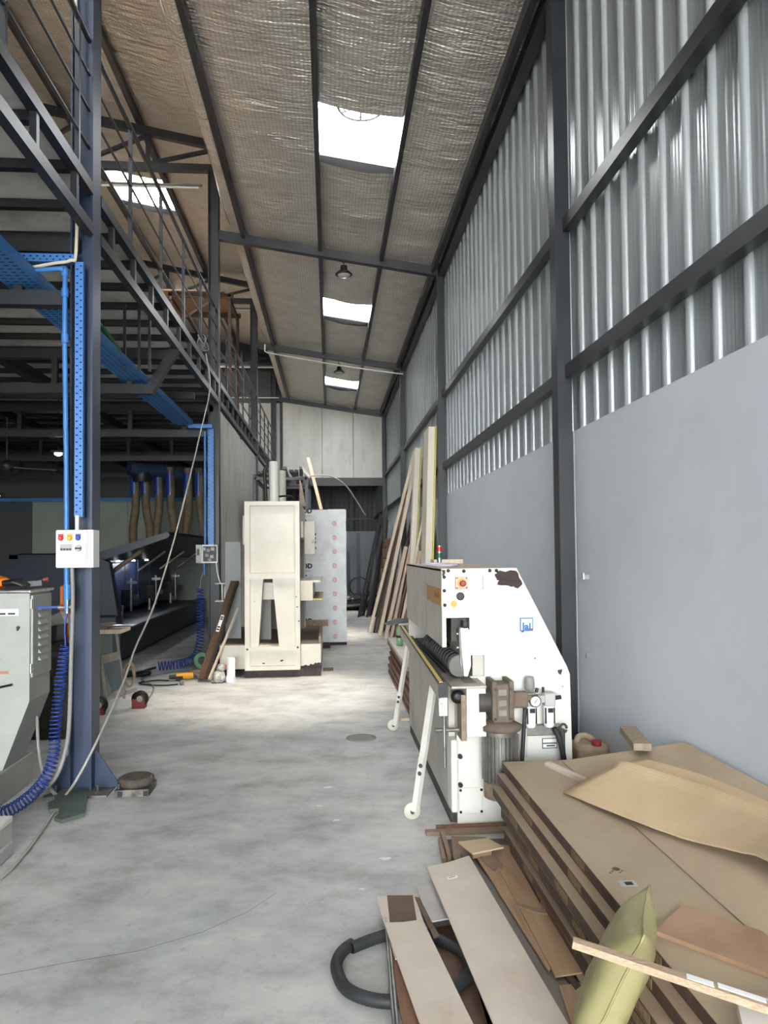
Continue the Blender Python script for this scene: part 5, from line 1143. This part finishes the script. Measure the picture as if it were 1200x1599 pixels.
# ------------------------------------------------------------------ door leaves stacked in the foreground
dg = 'door leaves stacked by the wall'
offs = [(.93, 3.84), (.893, 3.80), (.852, 3.74), (.90, 3.66), (.885, 3.70), (.93, 3.62), (.89, 3.66), (.905, 3.60), (.88, 3.64)]
names = ['topmost', 'second from the top', 'third from the top, jutting out most', 'fourth from the top', 'fifth from the top', 'sixth from the top', 'third from the floor', 'second from the floor', 'lowest, resting on the floor sheets']
zt = .45
rr = random.Random(21)
for i, ((x, y), nm) in enumerate(zip(offs, names)):
    th = .0475; z1 = zt-i*.0485; z0 = z1-th
    t = thing('door_leaf', 'dusty tan and brown door leaf, %s in the stack' % nm, 'door leaf', (x+.4, y-1, z0), group=dg)
    bx('leaf_core', t, DOOREDGE, x, x+.80, y-2.4, y, z0, z1-.0035)
    bx('leaf_face', t, DOORSKIN if i == 0 else DUSTEDGE, x-.001, x+.801, y-2.401, y+.001, z1-.0035, z1)
    for k in range(3 if i < 6 else 1):
        yy = y-.35-.62*k-rr.uniform(0, .2); bx('lock_block', t, DOORCORE, x-.0015, x, yy-.14, yy, z0+.008, z1-.010)
    for k in range(2):
        yy = y-.2-.9*k-rr.uniform(0, .4); bx('edge_strip', t, WALNUT, x-.001, x, yy-.5, yy, z0+.004, z0+.014)
    if i == 0:
        lk = bx('lock_plate', t, LAMIN2, .985, 1.045, 2.385, 2.43, .450, .4512); bx('lock_hole', lk, BLACK, 1.005, 1.032, 2.395, 2.418, .4512, .4518)
        MB().lathe([(.014, 0), (.014, .001)], (1.02, 2.52, .45), 16).build('spy_hole', BROWNB, t)
        for q in range(5): MB().box(.985+.012*q, .991+.012*q, 2.49+.012*(q % 3), 2.496+.012*(q % 3), .45, .4508).build('debris_fleck', DARKW, t)
# tilted hardboard resting up against the wall
tag(MB().hexa([(1.25, 1.75, .453), (1.735, 1.75, .645), (1.735, 3.40, .645), (1.25, 3.80, .453), (1.25, 1.75, .457), (1.735, 1.75, .650), (1.735, 3.40, .650), (1.25, 3.80, .457)]).build('hardboard_sheet', DOORSKIN, loc=(1.5, 2.7, .45)), 'dusty hardboard sheet tilted up against the blue-grey wall', 'sheet')
# corrugated cardboard
CARD = mat('corrugated_cardboard', (200, 178, 146), .85, col2=(190, 167, 135), sc=4, bump=.1, bsc=80)
near = spline([(1.086, 3.295, .462), (1.293, 2.698, .50), (1.377, 2.378, .56), (1.389, 2.198, .60), (1.40, 1.75, .61)], 10)
far = spline([(1.52, 3.358, .585), (1.612, 2.986, .617), (1.66, 2.525, .64), (1.685, 2.2, .652), (1.69, 1.75, .655)], 10)
NR = 38
def card(u, v):
    s = v*(len(near)-1); k = min(int(s), len(near)-2); f = s-k
    a = near[k].lerp(near[k+1], f); b_ = far[k].lerp(far[k+1], f); q = a.lerp(b_, u)
    ridge = .026*math.exp(-((u-.66)/.07)**2)+.02*math.sin(PI*u)
    q.z += ridge*(1 if v > .02 else .8)+.005*math.sin(u*NR*2*PI)
    q.y += .02*math.sin(PI*u)*(1-v)+(.006*noise.noise(Vector((u*14, 0, 1))) if v < .01 else 0)
    q.x += .006*noise.noise(Vector((v*18, 3, u)))*(1 if u < .01 or u > .99 else 0)
    return q
tag(MB().grid(card, NR*6, 40, thick=(0, 0, .003)).build('cardboard_sheet', CARD, loc=(1.4, 2.6, .5)), 'wavy sheet of ribbed brown cardboard on the door stack', 'cardboard')
tag(MB().bar((1.150, 3.745, .462), (1.262, 3.40, .462), .032, .022).build('white_stick', LAMIN, loc=(1.2, 3.55, .45)), 'white painted stick beside the ribbed cardboard', 'stick')
tag(MB().bar((1.62, 3.80, .615), (1.53, 3.42, .625), .085, .035).build('timber_block', GREYW, loc=(1.6, 3.6, .6)), 'weathered timber block at the far cardboard corner', 'timber')
tag(MB().prism([(1.255, 2.555, .4505), (1.315, 2.575, .4505), (1.295, 2.47, .4505), (1.325, 2.40, .4505), (1.305, 2.395, .4505), (1.275, 2.47, .4505)], (0, 0, .002)).build('laminate_chip', LAMIN2, loc=(1.29, 2.48, .45)), 'small pointed grey laminate chip on the top door', 'chip')
tag(MB().bar((1.40, 2.66, .462), (1.46, 2.15, .462), .035, .02).build('thin_lath', OAK, loc=(1.43, 2.4, .45)), 'thin slat poking from under the cardboard', 'slat')
# brown panel, marble slab, stick, cushion
d1 = Vector((.161, .14, 0)).normalized(); d2 = Vector((.65, -.76, 0)).normalized()
a = Vector((.958, 2.082, .4515)); P4 = [a, a+d1*.215, a+d1*.215+d2*.85, a+d2*.85]
tag(MB().prism(P4, (0, 0, .014)).build('panel_offcut', mat('pinkish_brown_panel', (170, 138, 112), .6, col2=(156, 124, 99), sc=3, dirt=(136, 106, 84), dsc=5), loc=tuple(a)), 'pinkish brown panel offcut lying across the door stack', 'panel')
tag(MB().prism([(.985, 1.70, .467), (1.25, 1.70, .467), (1.25, 1.42, .467), (.885, 1.47, .467)], (0, 0, .03)).build('marble_slab', mat('white_veined_stone', (222, 214, 206), .35, col2=(196, 160, 148), sc=9, thr=(.56, .62)), loc=(1.0, 1.6, .476)), 'white veined slab corner at the bottom of the picture', 'slab')
st_ = MB().bar((.612, 1.802, .598), (1.02, 1.628, .520), .026, .018).build('long_stick', STICKW, loc=(.8, 1.72, .55)); tag(st_, 'long raw wood stick laid over the green cushion', 'stick')
MB().bar((.86, 1.700, .5598), (.915, 1.676, .5500), .022, .002).build('white_tape', WHITEPL, st_); MB().bar((.925, 1.676, .5495), (1.02, 1.636, .5315), .018, .002).build('white_tape', WHITEPL, st_)
u_ = Vector((.36, -.17, .92)).normalized(); v_ = Vector((.46, .88, 0)); v_ = (v_-u_*v_.dot(u_)).normalized(); w_ = u_.cross(v_).normalized(); pc = Vector((.800, 2.00, .385))
def pil(sgn):
    def fn(a, b_):
        x, y = 2*a-1, 2*b_-1
        th = .066*((1-x**4)*(1-y**4))**.62; pinch = 1-.10*(1-abs(x)**2)*abs(y)**3; pinch2 = 1-.10*(1-abs(y)**2)*abs(x)**3
        q = pc+u_*(x*.225*pinch2)+v_*(y*.155*pinch)+w_*(sgn*(th+.004*noise.noise(Vector((x*5, y*5, sgn))))) 
        return q
    return fn
cu_ = thing('cushion', 'olive green satin cushion standing against the door stack', 'cushion', tuple(pc))
MB().grid(pil(1), 30, 30).grid(pil(-1), 30, 30).build('cover', OLIVE, cu_)
edge = [(-1, -1+2*i/20) for i in range(20)]+[(-1+2*i/20, 1) for i in range(20)]+[(1, 1-2*i/20) for i in range(20)]+[(1-2*i/20, -1) for i in range(20)]
MB().tube([pil(1)((x+1)/2, (y+1)/2) for x, y in edge], .0035, 5, closed=True).build('seam_piping', OLIVE, cu_)

# ------------------------------------------------------------------ sheets and offcuts on the floor
def slab(label, name, pts, z, th, m, cat='board', grp='offcuts on the floor by the doors', zs=None):
    P = [(p[0], p[1], z if zs is None else zs[i]) for i, p in enumerate(pts)]
    c_ = (sum(p[0] for p in P)/len(P), sum(p[1] for p in P)/len(P), z)
    return tag(MB().prism(P, (0, 0, th)).build(name, m, loc=c_), label, cat, grp)
slab('wide brown hardboard, bottom sheet of the floor pile', 'floor_sheet', [(.56, 3.64), (.60, 3.93), (1.10, 3.90), (1.05, 1.9), (.50, 1.9)], .001, .010, OAKD)
slab('brown hardboard lying second in the floor pile', 'floor_sheet', [(.585, 3.60), (.63, 3.90), (1.09, 3.86), (1.04, 2.0), (.60, 2.0)], .012, .010, BROWNB)
slab('dusty brown board lying third in the floor pile', 'floor_sheet', [(.62, 3.64), (.655, 3.91), (.84, 3.88), (.86, 2.2), (.66, 2.1)], .023, .012, OAKD)
slab('grey dusty strip running beside the long pale board', 'grey_strip', [(.66, 3.66), (.73, 3.68), (.86, 2.35), (.76, 2.30)], .036, .010, mat('dusty_grey_strip', (120, 112, 104), .7))
slab('dark strip edging the grey dusty strip', 'dark_strip', [(.70, 3.70), (.735, 3.70), (.875, 2.5), (.85, 2.48)], .047, .012, DARKW)
slab('tan oak laminate board in the shade of the doors', 'oak_board', [(.805, 3.72), (.99, 3.66), (1.02, 2.58), (.80, 2.55)], .060, .006, OAK)
slab('narrow tan oak sliver alongside the oak board', 'oak_sliver', [(.715, 3.70), (.803, 3.715), (.798, 2.60), (.785, 2.58)], .060, .006, OAK)
slab('tan oak offcut at the cushion foot', 'oak_offcut', [(.80, 2.51), (1.0, 2.54), (1.0, 2.05), (.74, 2.02)], .048, .008, OAK)
slab('jagged brown plywood fragment with the torn edge', 'torn_plywood', [(.72, 3.66), (.80, 3.68), (.83, 3.45), (.815, 3.40), (.79, 3.42), (.775, 3.39), (.75, 3.47)], .067, .006, OAKD)
slab('long dark splinter lying across the oak board', 'torn_strip', [(.78, 3.06), (.80, 3.07), (.88, 3.02), (.97, 3.02), (.93, 2.96), (.86, 2.985)], .067, .006, OAKD)
slab('thin upright splinter on the shaded oak board', 'torn_splinter', [(.905, 3.32), (.915, 3.33), (.915, 3.10), (.90, 3.07)], .067, .010, DARKW)
slab('square tan tile offcut on top of the floor pile', 'square_offcut', [(.650, 3.666), (.812, 3.699), (.867, 3.581), (.695, 3.521)], .094, .008, mat('tan_tile_face', (196, 172, 142), .6))
slab('dark scrap propping up the square tile offcut', 'prop_scrap', [(.68, 3.64), (.78, 3.66), (.80, 3.56), (.70, 3.54)], .067, .026, OAKD)
A_ = slab('long pale stone-pattern laminate board, larger of the two', 'laminate_board', [(.449, 3.388), (.56, 3.425), (.672, 3.487), (.742, 2.2), (.775, 1.7), (.53, 1.7), (.505, 2.265)], .1, .006, LAMIN)
MB().prism([(.525, 3.265, .1062), (.575, 3.285, .1062), (.575, 3.262, .1062), (.527, 3.242, .1062)], (0, 0, .0006)).build('paper_label', WHITEPL, A_); MB().prism([(.532, 3.262, .1069), (.565, 3.275, .1069), (.565, 3.270, .1069), (.533, 3.257, .1069)], (0, 0, .0004)).build('label_print', BLACK, A_)
slab('loose prop block under the larger laminate board', 'prop_block', [(.56, 3.30), (.66, 3.34), (.66, 3.1), (.57, 3.1)], .060, .039, BROWNB)
B_ = slab('long pale laminate board, smaller one at the hose', 'laminate_board', [(.211, 2.938), (.29, 2.936), (.37, 2.948), (.447, 2.301), (.50, 1.8), (.33, 1.8), (.277, 2.316)], .080, .006, LAMIN)
slab('short pale laminate offcut under the brown square', 'laminate_offcut', [(.195, 3.181), (.362, 3.19), (.39, 2.70), (.235, 2.70)], .0685, .006, LAMIN)
slab('dark brown square sample lying on the pale laminate', 'brown_square', [(.243, 3.18), (.356, 3.169), (.345, 2.90), (.234, 2.90)], .0755, .004, BROWNB)
slab('grey laminate piece tucked beside the larger board', 'grey_laminate', [(.385, 3.287), (.511, 3.338), (.52, 3.0), (.40, 2.97)], .058, .006, LAMIN2)
slab('thin brown slip beside the short laminate offcut', 'brown_slip', [(.365, 3.18), (.385, 3.17), (.425, 2.85), (.40, 2.84)], .064, .004, BROWNB)
slab('reddish brown strip lying beside the steel rod', 'reddish_strip', [(.215, 3.05), (.33, 3.05), (.37, 1.8), (.235, 1.8)], .052, .008, REDBR)
slab('dark board under the smaller laminate board', 'dark_board', [(.30, 3.0), (.56, 3.05), (.62, 1.8), (.36, 1.8)], .001, .010, BROWNB)
tag(MB().cyl((.232, 3.0, .062), (.203, 2.2, .062), .007, 10).cyl((.222, 3.0, .071), (.19, 2.2, .066), .005, 8).build('steel_rod', CHROME, loc=(.22, 2.7, .06)), 'thin steel rod lying beside the smaller laminate board', 'rod')
hp = spline([(.155, 2.925, .027), (.08, 2.90, .027), (.03, 2.83, .027), (.015, 2.74, .027), (.05, 2.61, .027), (.15, 2.535, .027), (.28, 2.525, .027), (.42, 2.57, .027), (.51, 2.66, .03), (.515, 2.78, .03), (.45, 2.87, .03), (.36, 2.95, .03), (.27, 2.965, .03), (.17, 2.925, .030), (.075, 2.868, .030)], 14)
ho = thing('suction_hose', 'black ribbed suction hose curled under the laminate boards', 'hose', (.25, 2.75, 0))
hp[0:14] = []
MB().tube(hp, [.0225+.0012*(i % 2) for i in range(len(hp))], 12, caps=False).build('ribbed_wall', RUBBER, ho)
MB().cyl(hp[-1]+(hp[-2]-hp[-1])*.1, hp[-1]+(hp[-2]-hp[-1])*.4, .019, 12).build('hose_bore', BLACK, ho)
for k, (x0, x1, y, mm, lb) in enumerate(((.53, 1.05, 4.03, OAKD, 'brown batten on the floor under the machine front'), (.60, 1.02, 4.09, REDBR, 'reddish batten on the floor behind the brown one'), (.66, .80, 6.75, PINE, 'pale batten on the floor between the rail legs'))):
    tag(bx('floor_batten', None, mm, x0, x1, y-.022, y+.022, 0, .022), lb, 'batten', 'battens on the floor by the machine')
for k, (pts, lb) in enumerate((([(.585, 3.62), (.60, 3.95), (.625, 3.95), (.605, 3.62)], 'narrow brown slat at the edge of the floor pile'), ([(.555, 3.60), (.575, 3.86), (.59, 3.86), (.575, 3.58)], 'outermost narrow slat of the floor pile'))):
    slab(lb, 'floor_lath', pts, .023, .03, OAKD)
# white paint scraps on the floor
for k, (x, y, s) in enumerate(((.28, 3.74, .028), (.14, 3.42, .012), (-.08, 4.55, .02), (.03, 4.3, .02), (-.02, 4.9, .03))):
    P = [(x+s*math.cos(a)*(1+.4*math.sin(3*a+k)), y+s*.8*math.sin(a)*(1+.3*math.cos(2*a)), .0005) for a in [2*PI*i/12 for i in range(12)]]
    MB().add([Vector(q) for q in P], [tuple(range(12))]).build('paint_spot', mat('white_spill%d' % k, (226, 226, 224), .7), fl)
# jerry can
jc = thing('jerry_can', 'dusty cream jerry can with red cap in the corner by the column', 'jerry can', (1.63, 4.45, 0))
JM = mat('dusty_cream_plastic', (176, 158, 132), .7, col2=(150, 132, 106), sc=7)
MB().box(1.54, 1.745, 4.36, 4.56, 0, .375, bv=.03).build('body', JM, jc)
MB().tube(spline([(1.57, 4.47, .36), (1.575, 4.47, .40), (1.62, 4.47, .412), (1.66, 4.46, .395), (1.67, 4.46, .37)], 6), .02, 8).build('handle', JM, jc)
MB().cyl((1.665, 4.39, .37), (1.665, 4.39, .40), .032, 18).build('cap', mat('red_screw_cap', (164, 48, 46), .5), jc)
